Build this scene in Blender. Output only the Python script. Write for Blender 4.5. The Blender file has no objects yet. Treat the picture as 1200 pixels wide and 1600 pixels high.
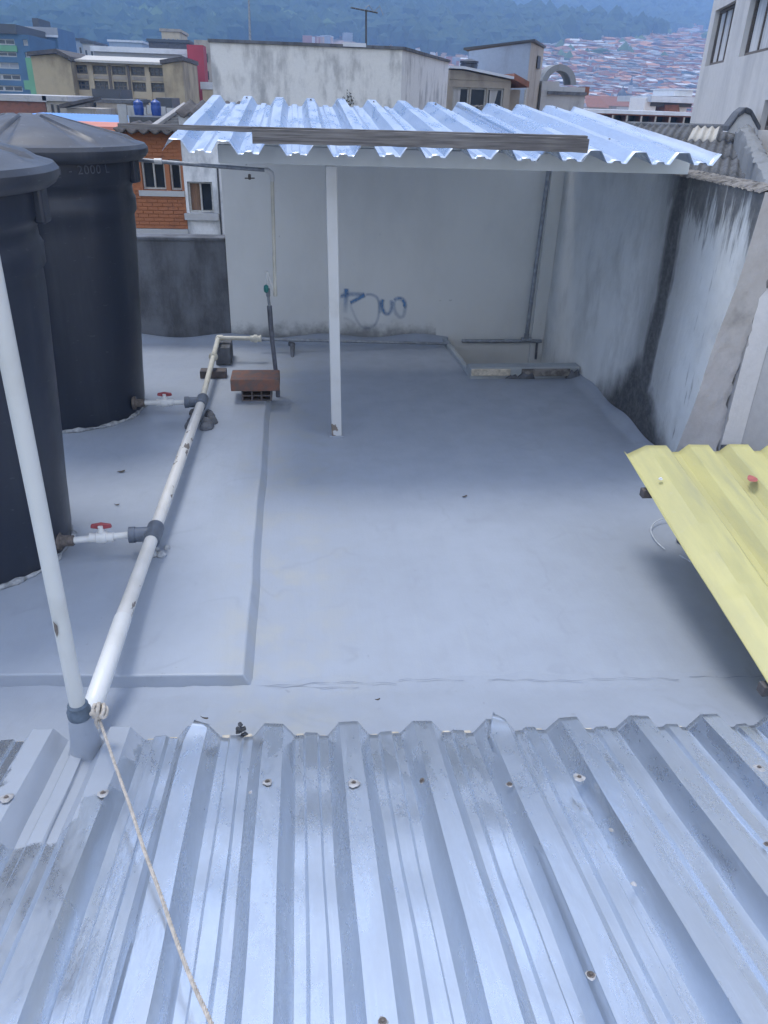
import bpy, bmesh, math, random
import numpy as np
from mathutils import Vector, Matrix

# ------------------------------------------------------------------ camera
F = 1195.0                       # focal length in pixels of the 1200 x 1600 photograph
H = 2.05                         # eye height above the painted roof terrace
def _axes():
    y = np.array([460 - 600, 150 - 800, F]); y /= np.linalg.norm(y)
    d = np.array([525 - 600, 3015 - 800, F]); d -= y * d.dot(y); d /= np.linalg.norm(d)
    z = -d
    return np.stack([np.cross(y, z), y, z], 1)
ROT = _axes()
CAM = np.array([0.0, 0.0, H])
scene = bpy.context.scene
col = scene.collection
cam_data = bpy.data.cameras.new('camera')
cam = bpy.data.objects.new('camera', cam_data)
col.objects.link(cam)
r_, d_, f_ = ROT[0], ROT[1], ROT[2]
cam.matrix_world = Matrix(((r_[0], -d_[0], -f_[0], CAM[0]), (r_[1], -d_[1], -f_[1], CAM[1]),
                           (r_[2], -d_[2], -f_[2], CAM[2]), (0, 0, 0, 1)))
cam_data.sensor_width = 36.0
cam_data.lens = F / 1600.0 * 36.0
cam_data.clip_start = 0.05
cam_data.clip_end = 9000
scene.camera = cam
scene.cycles.volume_bounces = 3

# ------------------------------------------------------------------ sky, sun, exposure
SUN_EL, SUN_AZ = math.radians(71), math.radians(-38)     # azimuth from +Y, clockwise positive
world = bpy.data.worlds.new('World')
scene.world = world
world.use_nodes = True
wn, wl = world.node_tree.nodes, world.node_tree.links
wn.clear()
sky = wn.new('ShaderNodeTexSky'); sky.sky_type = 'NISHITA'; sky.sun_disc = False
sky.sun_elevation = SUN_EL; sky.sun_rotation = SUN_AZ
sky.altitude = 2600; sky.air_density = 1.0; sky.dust_density = 1.5
tc = wn.new('ShaderNodeTexCoord')
cn = wn.new('ShaderNodeTexNoise'); cn.inputs['Scale'].default_value = 2.6; cn.inputs['Detail'].default_value = 6
cr = wn.new('ShaderNodeValToRGB'); cr.color_ramp.elements[0].position = .34; cr.color_ramp.elements[1].position = .62; cr.color_ramp.elements[0].color = (.20, .20, .20, 1)
mx = wn.new('ShaderNodeMix'); mx.data_type = 'RGBA'; mx.inputs[7].default_value = (7.3, 7.25, 7.2, 1)
bg = wn.new('ShaderNodeBackground'); bg.inputs['Strength'].default_value = .13
wo = wn.new('ShaderNodeOutputWorld')
wl.new(tc.outputs['Generated'], cn.inputs['Vector']); wl.new(cn.outputs['Fac'], cr.inputs['Fac'])
wl.new(cr.outputs['Color'], mx.inputs[0]); wl.new(sky.outputs['Color'], mx.inputs[6])
wl.new(mx.outputs[2], bg.inputs['Color']); wl.new(bg.outputs['Background'], wo.inputs['Surface'])
sun_data = bpy.data.lights.new('sun', 'SUN'); sun_data.energy = 1.5; sun_data.angle = math.radians(19)
sun_data.color = (1.0, .97, .92)
sun = bpy.data.objects.new('sun', sun_data); col.objects.link(sun)
sdir = Vector((math.sin(SUN_AZ) * math.cos(SUN_EL), math.cos(SUN_AZ) * math.cos(SUN_EL), math.sin(SUN_EL)))
sun.rotation_euler = sdir.to_track_quat('Z', 'Y').to_euler()
vs = scene.view_settings
vs.view_transform = 'Standard'; vs.look = 'None'; vs.exposure = 1.10; vs.gamma = 1.0; vs.use_curve_mapping = False

# ------------------------------------------------------------------ helpers
rnd = random.Random(7)
def ray(px, py): return ROT.T @ np.array([px - 600.0, py - 800.0, F])
def onz(px, py, z=0.0):
    d = ray(px, py); return CAM + d * ((z - H) / d[2])
def aty(px, py, Y):
    d = ray(px, py); return CAM + d * (Y / d[1])
def atx(px, py, X):
    d = ray(px, py); return CAM + d * (X / d[0])
def onplane(px, py, p, n):
    d = ray(px, py); return CAM + d * (np.dot(np.array(p) - CAM, n) / np.dot(d, n))

ORG = {}
def thing(name, label, cat, loc=(0, 0, 0), group=None, kind=None):
    o = bpy.data.objects.new(name, None); col.objects.link(o)
    o.location = loc; o.empty_display_size = .1
    ORG[o.name] = np.array(loc, float)
    return tag(o, label, cat, group, kind)
def tag(o, label=None, cat=None, group=None, kind=None):
    if label: o['label'] = label
    if cat: o['category'] = cat
    if group: o['group'] = group
    if kind: o['kind'] = kind
    return o

class MB:
    def __init__(s): s.v = []; s.f = []; s.m = []; s.mi = 0; s.attr = {}
    def add(s, vs, fs):
        b = len(s.v); s.v += [tuple(map(float, p)) for p in vs]
        s.f += [tuple(i + b for i in f) for f in fs]; s.m += [s.mi] * len(fs); return s
    def box(s, a, b):
        x0, y0, z0 = a; x1, y1, z1 = b
        return s.add([(x0,y0,z0),(x1,y0,z0),(x1,y1,z0),(x0,y1,z0),(x0,y0,z1),(x1,y0,z1),(x1,y1,z1),(x0,y1,z1)],
                     [(0,3,2,1),(4,5,6,7),(0,1,5,4),(1,2,6,5),(2,3,7,6),(3,0,4,7)])
    def obox(s, o, u, w, n):      # box from a corner and three edge vectors
        o, u, w, n = map(np.array, (o, u, w, n))
        return s.add([o, o+u, o+u+n, o+n, o+w, o+u+w, o+u+n+w, o+n+w],
                     [(0,3,2,1),(4,5,6,7),(0,1,5,4),(1,2,6,5),(2,3,7,6),(3,0,4,7)])
    def prism(s, poly, vec):      # planar polygon pushed along vec
        n = len(poly); vec = np.array(vec, float); poly = [np.array(p, float) for p in poly]
        return s.add(poly + [p + vec for p in poly],
                     [tuple(range(n))[::-1], tuple(range(n, 2*n))] + [(i, (i+1) % n, n + (i+1) % n, n + i) for i in range(n)])
    def tube(s, pts, r, n=12, cap=True):
        pts = [np.array(p, float) for p in pts]; k = len(pts)
        rs = r if hasattr(r, '__len__') else [r] * k
        vs = []; ref = None
        for i, p in enumerate(pts):
            t = pts[min(i+1, k-1)] - pts[max(i-1, 0)]; t /= (np.linalg.norm(t) + 1e-12)
            if ref is None: ref = np.array([0, 0, 1.0]) if abs(t[2]) < .9 else np.array([1.0, 0, 0])
            a = ref - t * ref.dot(t); a /= np.linalg.norm(a); b = np.cross(t, a); ref = a
            vs += [p + rs[i] * (a * math.cos(2*math.pi*j/n) + b * math.sin(2*math.pi*j/n)) for j in range(n)]
        fs = [(i*n+j, i*n+(j+1) % n, (i+1)*n+(j+1) % n, (i+1)*n+j) for i in range(k-1) for j in range(n)]
        if cap: fs += [tuple(range(n))[::-1], tuple(range((k-1)*n, k*n))]
        return s.add(vs, fs)
    def lathe(s, c, prof, n=32, axis=(0, 0, 1)):
        ax = np.array(axis, float); ax /= np.linalg.norm(ax)
        a = np.cross(ax, [1, 0, 0] if abs(ax[0]) < .9 else [0, 1, 0]); a /= np.linalg.norm(a); b = np.cross(ax, a)
        c = np.array(c, float); k = len(prof)
        vs = [c + ax*h + r*(a*math.cos(2*math.pi*j/n) + b*math.sin(2*math.pi*j/n)) for r, h in prof for j in range(n)]
        fs = [(i*n+j, i*n+(j+1) % n, (i+1)*n+(j+1) % n, (i+1)*n+j) for i in range(k-1) for j in range(n)]
        fs += [tuple(range(n))[::-1], tuple(range((k-1)*n, k*n))]
        return s.add(vs, fs)
    def grid(s, fn, nu, nv):
        return s.add([fn(i/nu, j/nv) for j in range(nv+1) for i in range(nu+1)],
                     [(j*(nu+1)+i, j*(nu+1)+i+1, (j+1)*(nu+1)+i+1, (j+1)*(nu+1)+i) for j in range(nv) for i in range(nu)])
    def build(s, name, mats, parent=None, loc=None, smooth=False, bevel=0, solid=0, angle=40, seg=2):
        if parent is not None: org = ORG[parent.name]
        else: org = np.array(loc if loc is not None else (0, 0, 0), float)
        me = bpy.data.meshes.new(name)
        me.from_pydata([tuple(np.array(p) - org) for p in s.v], [], s.f)
        for m in (mats if isinstance(mats, (list, tuple)) else [mats]): me.materials.append(m)
        if any(s.m): me.polygons.foreach_set('material_index', s.m)
        bm = bmesh.new(); bm.from_mesh(me)
        bmesh.ops.recalc_face_normals(bm, faces=bm.faces); bm.to_mesh(me); bm.free()
        for k, vals in s.attr.items():
            a = me.attributes.new(k, 'FLOAT', 'POINT'); a.data.foreach_set('value', vals)
        if smooth:
            me.polygons.foreach_set('use_smooth', [True] * len(me.polygons))
            me.set_sharp_from_angle(angle=math.radians(angle))
        o = bpy.data.objects.new(name, me); col.objects.link(o)
        if parent is not None: o.parent = parent
        else: o.location = org
        ORG[o.name] = org
        if bevel:
            b = o.modifiers.new('edge', 'BEVEL'); b.width = bevel; b.segments = seg; b.limit_method = 'ANGLE'
            b.harden_normals = False
        if solid:
            d = o.modifiers.new('gauge', 'SOLIDIFY'); d.thickness = solid; d.offset = -1
        return o

# ------------------------------------------------------------------ materials
class NT:
    def __init__(s, name):
        s.m = bpy.data.materials.new(name); s.m.use_nodes = True
        s.nt = s.m.node_tree; s.nt.nodes.clear()
        s.out = s.nt.nodes.new('ShaderNodeOutputMaterial')
    def n(s, typ, ins=None, **kw):
        x = s.nt.nodes.new(typ)
        for k, v in kw.items(): setattr(x, k, v)
        for k, v in (ins or {}).items(): s.put(x.inputs[k], v)
        return x
    def put(s, sock, v):
        if isinstance(v, bpy.types.NodeSocket): s.nt.links.new(v, sock)
        elif isinstance(v, (tuple, list)) and len(v) == 3 and sock.type == 'RGBA': sock.default_value = (*v, 1)
        else: sock.default_value = v
    def pos(s): return s.n('ShaderNodeNewGeometry').outputs['Position']
    def xyz(s):
        q = s.n('ShaderNodeSeparateXYZ', {0: s.pos()}); return q.outputs
    def scaled(s, v, sc): return s.n('ShaderNodeVectorMath', {0: v, 1: sc}, operation='MULTIPLY').outputs[0]
    def noise(s, scale, detail=4, vec=None, rough=.55, dist=0):
        return s.n('ShaderNodeTexNoise', {'Vector': vec or s.pos(), 'Scale': scale, 'Detail': detail, 'Roughness': rough, 'Distortion': dist}).outputs['Fac']
    def step(s, v, a, b, lo=0.0, hi=1.0):
        return s.n('ShaderNodeMapRange', {0: v, 1: a, 2: b, 3: lo, 4: hi}, interpolation_type='SMOOTHSTEP').outputs[0]
    def math(s, op, a, b=0.0): return s.n('ShaderNodeMath', {0: a, 1: b}, operation=op, use_clamp=False).outputs[0]
    def mix(s, f, a, b): return s.n('ShaderNodeMix', {0: f, 6: a, 7: b}, data_type='RGBA').outputs[2]
    def bump(s, h, strength=.3, dist=.01): return s.n('ShaderNodeBump', {'Height': h, 'Strength': strength, 'Distance': dist}).outputs[0]
    def bsdf(s, base, rough=.6, metal=0.0, normal=None, spec=.5, **kw):
        ins = {'Base Color': base, 'Roughness': rough, 'Metallic': metal, 'Specular IOR Level': spec}
        if normal is not None: ins['Normal'] = normal
        ins.update(kw)
        return s.n('ShaderNodeBsdfPrincipled', ins).outputs[0]
    def done(s, sh): s.nt.links.new(sh, s.out.inputs['Surface']); return s.m

def plain(name, c, rough=.6, metal=0.0, var=.25, scale=30, bump=.15, spec=.5, streak=1.0):
    t = NT(name)
    v = t.scaled(t.pos(), (1, 1, streak))
    a = t.step(t.noise(scale, 4, v), .3, .7)
    b = t.noise(scale * 7, 3, v)
    dk = tuple(x * (1 - var) for x in c)
    return t.done(t.bsdf(t.mix(a, c, dk), rough, metal, t.bump(b, bump, .004), spec))

def weathered(name, c, dirt, scale=1.0, lo=.5, hi=.72, rough=.85, amount=.8, zstretch=.25, fine=.3):
    t = NT(name)
    p = t.pos()
    st = t.noise(3.0 * scale, 7, t.scaled(p, (1, 1, zstretch)), .62)
    bl = t.noise(1.1 * scale, 5, p, .6)
    f = t.step(t.math('ADD', t.math('MULTIPLY', st, .6), t.math('MULTIPLY', bl, .4)), lo, hi, 0, amount)
    g = t.noise(14 * scale, 6, p, .7)
    base = t.mix(t.step(g, .3, .75, 0, fine), c, tuple(x * .72 for x in c))
    return t.done(t.bsdf(t.mix(f, base, dirt), rough, 0, t.bump(t.noise(40 * scale, 5, p), .35, .01), .25))

def floor_paint(name, c, gain=1.0):
    t = NT(name)
    p = t.pos()
    big = t.noise(.9, 4, p); mid = t.noise(5, 5, p, .6)
    brush = t.noise(4, 5, t.scaled(p, (6, .6, 1)), .6)
    f = t.math('ADD', t.math('MULTIPLY', big, .5), t.math('MULTIPLY', mid, .5))
    base = t.mix(t.step(f, .3, .7), c, tuple(x * .87 for x in c))
    base = t.mix(t.step(brush, .55, .8, 0, .35), base, (c[0]*1.06, c[1]*1.05, c[2]*.98))
    x, y, z = t.xyz()
    pud = t.math('ABSOLUTE', t.math('SUBTRACT', t.noise(1.5, 3, p, .5, .4), .52))
    ring = t.math('MULTIPLY', t.step(pud, .016, .0, 0, .30), t.step(t.noise(2.3, 2, p), .45, .62))
    base = t.mix(ring, base, tuple(v * .72 for v in c))
    pool = t.step(t.noise(1.1, 4, p, .55, .3), .52, .68, 0, .2)
    base = t.mix(pool, base, (c[0]*.88, c[1]*.87, c[2]*.85))
    roll = t.step(t.noise(2.2, 3, t.scaled(p, (2.4, .22, 1)), .5), .49, .55, 0, .07)
    base = t.mix(roll, base, tuple(v * 1.12 for v in c))
    dust = t.math('MULTIPLY', t.math('MULTIPLY', t.step(x, .45, -.1), t.step(x, -.5, -.25)), t.step(t.noise(5, 6, p, .7), .42, .72, 0, .5))
    base = t.mix(dust, base, (.40, .40, .36))
    scuf = t.step(t.noise(9, 4, t.scaled(p, (1, .3, 1)), .65), .66, .74, 0, .22)
    base = t.mix(scuf, base, (c[0]*.62, c[1]*.62, c[2]*.62))
    spots = t.step(t.noise(34, 2, p, .5), .73, .77, 0, .4)
    base = t.mix(spots, base, (c[0]*.6, c[1]*.58, c[2]*.55))
    h = t.math('ADD', t.math('MULTIPLY', t.noise(22, 6, p, .6), .6), t.math('MULTIPLY', brush, .5))
    return t.done(t.bsdf(base, t.step(mid, .3, .7, .36, .5), 0, t.bump(h, .20, .012), .45))

def galvanised(name, c=(.66, .70, .75), r0=.26, r1=.46, metal=.9, paint=False, paintc=(.36, .42, .52)):
    t = NT(name)
    p = t.pos()
    pl = t.scaled(p, (1, .22, 1))
    cloud = t.noise(7, 6, pl, .65, .6)
    spang = t.noise(60, 4, t.scaled(p, (1, .5, 1)), .7)
    f = t.step(t.math('ADD', t.math('MULTIPLY', cloud, .8), t.math('MULTIPLY', spang, .2)), .36, .64)
    base = t.mix(f, tuple(x * .88 for x in c), c)
    scr = t.step(t.noise(24, 2, t.scaled(p, (4, .12, 1)), .5), .55, .85, 0, .35)
    base = t.mix(scr, base, tuple(min(.95, x*1.2) for x in c))
    dirt = t.step(t.noise(3.2, 5, t.scaled(p, (1.6, .35, 1)), .6),   .55, .9, 0, .22)
    base = t.mix(dirt, base, (c[0]*.62, c[1]*.64, c[2]*.68))
    blot = t.step(t.noise(13, 5, p, .6), .60, .74, 0, .12)
    base = t.mix(blot, base, (c[0]*.75, c[1]*.75, c[2]*.76))
    rough = t.step(f, 0, 1, r1, r0)
    rough = t.math('ADD', rough, t.math('MULTIPLY', dirt, .3))
    nrm = t.bump(t.math('ADD', t.noise(16, 4, pl), t.math('MULTIPLY', spang, .05)), .14, .012)
    sh = t.bsdf(base, rough, metal, nrm)
    if paint:
        a = t.n('ShaderNodeAttribute', attribute_name='paint').outputs['Fac']
        e = t.math('ADD', a, t.math('MULTIPLY', t.math('SUBTRACT', t.noise(18, 5, p, .6), .5), .09))
        e = t.step(e, -.006, .006)
        pc = t.mix(t.noise(9, 4, p), paintc, tuple(x * .85 for x in paintc))
        ps = t.bsdf(pc, .5, 0, t.bump(t.noise(30, 5, p), .2, .006), .4)
        sh = t.n('ShaderNodeMixShader', {0: e, 1: sh, 2: ps}).outputs[0]
    return t.done(sh)

def chipped(name, c, chip, thr=.7, scale=22, rough=.35, stretch=(1, .45, 1), foot=0):
    t = NT(name); p = t.pos()
    big = t.noise(2.3, 3, p)
    k = t.math('ADD', t.math('MULTIPLY', t.noise(scale, 5, t.scaled(p, stretch), .6), .75), t.math('MULTIPLY', big, .35))
    if foot: k = t.math('ADD', k, t.step(t.xyz()[2], foot, 0, 0, .22))
    f = t.step(k, thr, thr + .02, 0, .9)
    dirty = t.step(t.noise(6, 5, p), .45, .75, 0, .35)
    base = t.mix(dirty, c, (c[0]*.72, c[1]*.7, c[2]*.64))
    return t.done(t.bsdf(t.mix(f, base, chip), t.step(f, 0, 1, rough, .8), 0, t.bump(f, -.3, .003), .45))

PAINT = (.325, .362, .425)
M = {}
M['floor'] = floor_paint('grey_roof_paint', PAINT)
M['slab'] = floor_paint('grey_slab_paint', (.34, .378, .44))
M['galv'] = galvanised('galvanised_steel', (.65, .71, .79), .23, .35, .86)
M['galv_paint'] = galvanised('galvanised_steel_part_painted', (.65, .71, .79), .23, .35, .86, paint=True, paintc=(.34, .378, .44))
M['galv_new'] = galvanised('bright_zinc_steel', (.60, .675, .79), .25, .42, .82)
M['post'] = chipped('white_post_paint', (.56, .57, .57), (.16, .12, .09), .74, 16, .45, (1, 1, .5), .22)
M['beam'] = plain('white_beam_paint', (.60, .63, .63), .5, var=.12, scale=6)
M['pvc'] = chipped('white_pvc_chipped', (.62, .61, .585), (.13, .11, .10), .665, 26)
M['pvc_clean'] = chipped('white_pvc', (.66, .665, .655), (.2, .18, .15), .72, 24)
M['pvc_grey'] = plain('grey_pvc', (.13, .155, .20), .5, var=.3, scale=12)
M['pvc_cream'] = plain('cream_pvc', (.62, .60, .52), .45, var=.2, scale=10)
M['tank'] = plain('black_polyethylene', (.019, .024, .038), .42, var=.25, scale=3, bump=.08)
M['tank_lid'] = plain('black_polyethylene_lid', (.036, .042, .056), .5, var=.3, scale=4, bump=.15)
M['emboss'] = plain('dusty_lettering', (.085, .095, .12), .6)
M['sealant'] = plain('grey_sealant', (.46, .48, .50), .85, var=.6, scale=25, bump=.6)
M['red'] = plain('faded_red_plastic', (.36, .07, .08), .45, var=.25, scale=20)
M['green'] = plain('green_plastic', (.03, .22, .20), .45)
M['iron'] = plain('rusty_iron', (.17, .145, .13), .75, var=.5, scale=50, bump=.4)
M['steelpipe'] = plain('dull_galvanised_pipe', (.33, .36, .40), .5, .5, var=.35, scale=25)
M['darkpipe'] = plain('dark_grey_pipe', (.13, .14, .17), .6, var=.4, scale=20)
M['brick'] = weathered('hollow_clay_brick', (.24, .125, .095), (.125, .12, .12), 6, .42, .6, zstretch=1)
M['house_brick'] = weathered('orange_house_brick', (.38, .155, .08), (.20, .10, .07), 3, .5, .7, zstretch=1)
M['brick_dark'] = weathered('dusty_clay_brick', (.15, .125, .12), (.085, .088, .095), 8, .42, .6, zstretch=1)
M['mortar'] = weathered('mortar_lump', (.16, .17, .19), (.06, .06, .065), 8, .4, .7, zstretch=1)
M['fill'] = plain('cream_mortar', (.60, .55, .46), .9, var=.35, scale=40, bump=.6)
M['lump'] = plain('dark_crumpled_tape', (.07, .075, .085), .55, var=.5, scale=60, bump=.7)
M['rope'] = plain('pale_polyester_rope', (.58, .52, .45), .9, var=.35, scale=70, bump=.5)
M['concrete'] = weathered('raw_concrete', (.46, .45, .45), (.17, .17, .175), 2.5, .5, .75, zstretch=.7)
M['coping'] = weathered('rough_mortar_coping', (.25, .235, .22), (.08, .075, .07), 7, .45, .62, zstretch=1)
M['darkwall'] = weathered('sooty_render', (.155, .165, .185), (.06, .062, .068), 1.6, .42, .62, zstretch=.35)
M['render_old'] = weathered('old_white_render', (.72, .72, .70), (.30, .305, .31), 1.1, .47, .64, zstretch=.3)
M['white_wall'] = weathered('white_render', (.82, .82, .82), (.55, .55, .56), 1.0, .5, .75, zstretch=.3)
M['white_house'] = weathered('stained_white_house', (.76, .77, .78), (.36, .38, .40), 1.8, .46, .64, zstretch=.5)
M['tall_white'] = weathered('cream_white_render', (.68, .66, .635), (.46, .45, .44), .5, .45, .7, zstretch=.2)
M['asbestos'] = weathered('fibre_cement', (.15, .155, .165), (.05, .052, .055), 3, .4, .68, zstretch=1)
M['asbestos_light'] = weathered('pale_fibre_cement', (.52, .50, .46), (.3, .29, .28), 3, .5, .75, zstretch=1)
M['ledge'] = weathered('grey_ledge_paint', (.36, .39, .41), (.20, .21, .22), 2, .5, .75, zstretch=1)
M['wood'] = None
M['yellow'] = None
M['glass'] = plain('dark_window_glass', (.035, .045, .06), .12, var=.4, scale=1.5, bump=.02)
M['frame'] = plain('pale_window_frame', (.52, .52, .50), .5)
M['frame_dark'] = plain('dark_window_frame', (.12, .11, .10), .5)
M['arch'] = weathered('dark_grey_arch', (.24, .25, .26), (.13, .135, .14), 1, .5, .7)
M['curtain'] = plain('curtain_cloth', (.68, .68, .68), .9, var=.35, scale=6, streak=.1)
M['brown_curtain'] = plain('brown_curtain', (.26, .16, .11), .9, var=.3, scale=8, streak=.1)
M['roof_metal_white'] = plain('pale_sheet_roof', (.62, .66, .72), .5, .1, var=.15, scale=2)
M['blue_roof'] = plain('blue_sheet_roof', (.25, .45, .78), .5, var=.12, scale=1)
M['salmon'] = plain('salmon_paint', (.62, .24, .18), .8, var=.18, scale=1)
M['yellow_conc'] = weathered('ochre_render', (.47, .39, .26), (.20, .165, .12), .22, .46, .62, zstretch=.5)
M['ochre_light'] = weathered('pale_ochre_render', (.56, .48, .35), (.32, .27, .2), .3, .48, .66, zstretch=.5)
M['red_tower'] = plain('dark_red_render', (.34, .035, .06), .7, var=.15, scale=.4)
M['blue_paint'] = plain('blue_facade_paint', (.075, .17, .31), .6, var=.18, scale=.4)
M['blue_deep'] = plain('deep_blue_facade_paint', (.055, .135, .24), .6, var=.18, scale=.4)
M['green_paint'] = plain('green_facade_paint', (.14, .36, .20), .6, var=.15, scale=.4)
M['grey_paint'] = plain('grey_facade_paint', (.33, .35, .38), .7, var=.2, scale=.4)
M['shed_blue'] = weathered('blue_grey_sheet_wall', (.33, .40, .50), (.22, .25, .30), .8, .5, .75, zstretch=.2)
M['tan'] = weathered('tan_render', (.40, .36, .31), (.18, .165, .15), .7, .47, .68)
M['grey_conc'] = weathered('grey_render', (.45, .455, .46), (.19, .195, .2), .9, .5, .7)
M['tile_red'] = weathered('clay_roof_tile', (.27, .12, .085), (.1, .07, .06), 2, .45, .7, zstretch=1)
M['tile_dark'] = weathered('sooty_roof_tile', (.12, .11, .11), (.04, .04, .04), 3, .4, .7, zstretch=1)
M['blue_tank'] = plain('blue_plastic', (.02, .07, .30), .4)
M['metal_dark'] = plain('dark_metal', (.08, .085, .095), .5, .3)
M['leaf'] = plain('dry_leaf', (.10, .085, .07), .8)
M['red_leaf'] = plain('red_petal', (.42, .12, .11), .7)
M['cable'] = plain('white_cable', (.62, .66, .70), .5)
M['weed'] = plain('dusty_weed', (.06, .065, .04), .9)

def mk_wood():
    t = NT('weathered_grey_wood'); p = t.pos()
    g = t.noise(9, 7, t.scaled(p, (.35, 9, 9)), .65)
    b = t.noise(2.2, 4, p)
    c = t.mix(t.step(g, .3, .72), (.22, .21, .205), (.085, .08, .08))
    c = t.mix(t.step(b, .5, .72, 0, .6), c, (.10, .095, .10))
    return t.done(t.bsdf(c, .9, 0, t.bump(g, .6, .006), .2))
M['wood'] = mk_wood()
def mk_tank(name, c, dust, amt):
    t = NT(name); p = t.pos()
    st = t.noise(5, 6, t.scaled(p, (1, 1, .12)), .65); b = t.noise(2.5, 5, p, .6)
    k = t.math('MULTIPLY', t.step(st, .42, .75, 0, amt), t.step(b, .3, .7, .3, 1))
    sc = t.step(t.noise(18, 3, t.scaled(p, (1, 1, 3)), .5), .68, .72, 0, amt)
    base = t.mix(t.math('MAXIMUM', k, sc), c, dust)
    return t.done(t.bsdf(base, t.step(b, .3, .7, .34, .5), 0, t.bump(t.noise(14, 5, p), .12, .006), .5))
M['tank'] = mk_tank('black_polyethylene_dusty', (.018, .023, .037), (.085, .09, .10), .42)
M['tank_lid'] = mk_tank('black_polyethylene_lid_dusty', (.030, .035, .048), (.12, .125, .135), .55)

def mk_yellow():
    t = NT('yellow_coated_sheet'); p = t.pos()
    g = t.noise(3, 5, t.scaled(p, (3, .5, 1)), .6)
    c = t.mix(t.step(g, .35, .65), (.50, .465, .20), (.42, .395, .185))
    dr = t.step(t.noise(6, 6, t.scaled(p, (2.5, .3, 1)), .65), .50, .72, 0, .45); c = t.mix(dr, c, (.30, .29, .19))
    sc = t.step(t.noise(20, 3, t.scaled(p, (3, .4, 1)), .5), .70, .78, 0, .2); c = t.mix(sc, c, (.54, .52, .34))
    s = t.noise(40, 4, p); c = t.mix(t.step(s, .62, .74, 0, .3), c, (.45, .43, .28))
    return t.done(t.bsdf(c, .45, 0, t.bump(g, .1, .01), .4))
M['yellow'] = mk_yellow()

def mk_shed_wall():              # pale grey paint on render, grime rising from the foot
    t = NT('shed_wall_paint'); p = t.pos(); x, y, z = t.xyz()
    n = t.noise(2.2, 6, t.scaled(p, (1, 1, .5)), .6)
    c = t.mix(t.step(n, .4, .7, 0, .6), (.68, .69, .675), (.58, .59, .58))
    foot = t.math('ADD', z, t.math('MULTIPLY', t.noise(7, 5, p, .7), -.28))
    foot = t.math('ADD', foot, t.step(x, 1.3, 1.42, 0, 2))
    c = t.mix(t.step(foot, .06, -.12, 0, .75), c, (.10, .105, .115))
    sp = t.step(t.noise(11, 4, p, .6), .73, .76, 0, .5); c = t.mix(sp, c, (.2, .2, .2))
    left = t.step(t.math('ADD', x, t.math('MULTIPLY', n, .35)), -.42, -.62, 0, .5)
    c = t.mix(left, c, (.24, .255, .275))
    return t.done(t.bsdf(c, .8, 0, t.bump(t.noise(9, 6, p), .25, .02), .25))
M['shed_wall'] = mk_shed_wall()

def mk_side_wall():              # white paint with black mould running down where the roof drips
    t = NT('mouldy_side_wall'); p = t.pos(); x, y, z = t.xyz()
    n = t.noise(2.5, 6, p, .6); ns = t.noise(7, 6, t.scaled(p, (1, 3, .35)), .65); nf = t.noise(28, 5, p, .7)
    c = t.mix(t.step(n, .35, .7), (.72, .735, .73), (.62, .635, .63))
    wob = t.math('MULTIPLY', t.math('SUBTRACT', ns, .5), .16)
    yy = t.math('ADD', y, wob)
    gr = t.step(t.noise(3.2, 7, t.scaled(p, (1, 1.2, .5)), .68), .48, .7, 0, .35)
    c = t.mix(gr, c, (.33, .33, .32))
    d = t.math('ABSOLUTE', t.math('SUBTRACT', yy, 4.90))
    band = t.step(d, .19, .045, 0, .93)
    wide = t.step(d, .55, .1, 0, .45)
    dy = t.math('ABSOLUTE', t.math('SUBTRACT', yy, 5.0))
    foot = t.math('ADD', t.math('ADD', z, t.math('MULTIPLY', dy, .75)), t.math('MULTIPLY', t.math('SUBTRACT', n, .5), .5))
    low = t.step(foot, .74, .34, 0, .95)
    topd = t.math('ADD', z, t.math('MULTIPLY', t.math('SUBTRACT', ns, .5), 1.1))
    top = t.step(topd, 1.36, 1.62, 0, .85)
    out = t.step(y, 5.3, 4.95); top = t.math('MULTIPLY', top, out)
    m = t.math('MAXIMUM', t.math('MAXIMUM', band, low), t.math('MAXIMUM', wide, top))
    drip = t.step(t.noise(14, 5, t.scaled(p, (1, 2.2, .22)), .6), .60, .72, 0, .55)
    m = t.math('MAXIMUM', m, t.math('MULTIPLY', drip, t.step(y, 4.85, 4.7)))
    c = t.mix(m, c, t.mix(t.step(nf, .35, .75), (.045, .047, .052), (.11, .11, .115)))
    return t.done(t.bsdf(c, .85, 0, t.bump(t.noise(30, 6, p), .3, .01), .2))
M['side_wall'] = mk_side_wall()

def mk_spray():
    t = NT('blue_spray_paint'); p = t.pos()
    a = t.n('ShaderNodeAttribute', attribute_name='spray').outputs['Fac']
    f = t.math('MULTIPLY', t.step(a, 0, 1.05), t.step(t.noise(50, 4, p), .25, .7, .55, .95))
    tr = t.n('ShaderNodeBsdfTransparent').outputs[0]
    return t.done(t.n('ShaderNodeMixShader', {0: f, 1: tr, 2: t.bsdf((.09, .24, .48), .7)}).outputs[0])
M['spray'] = mk_spray()

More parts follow.
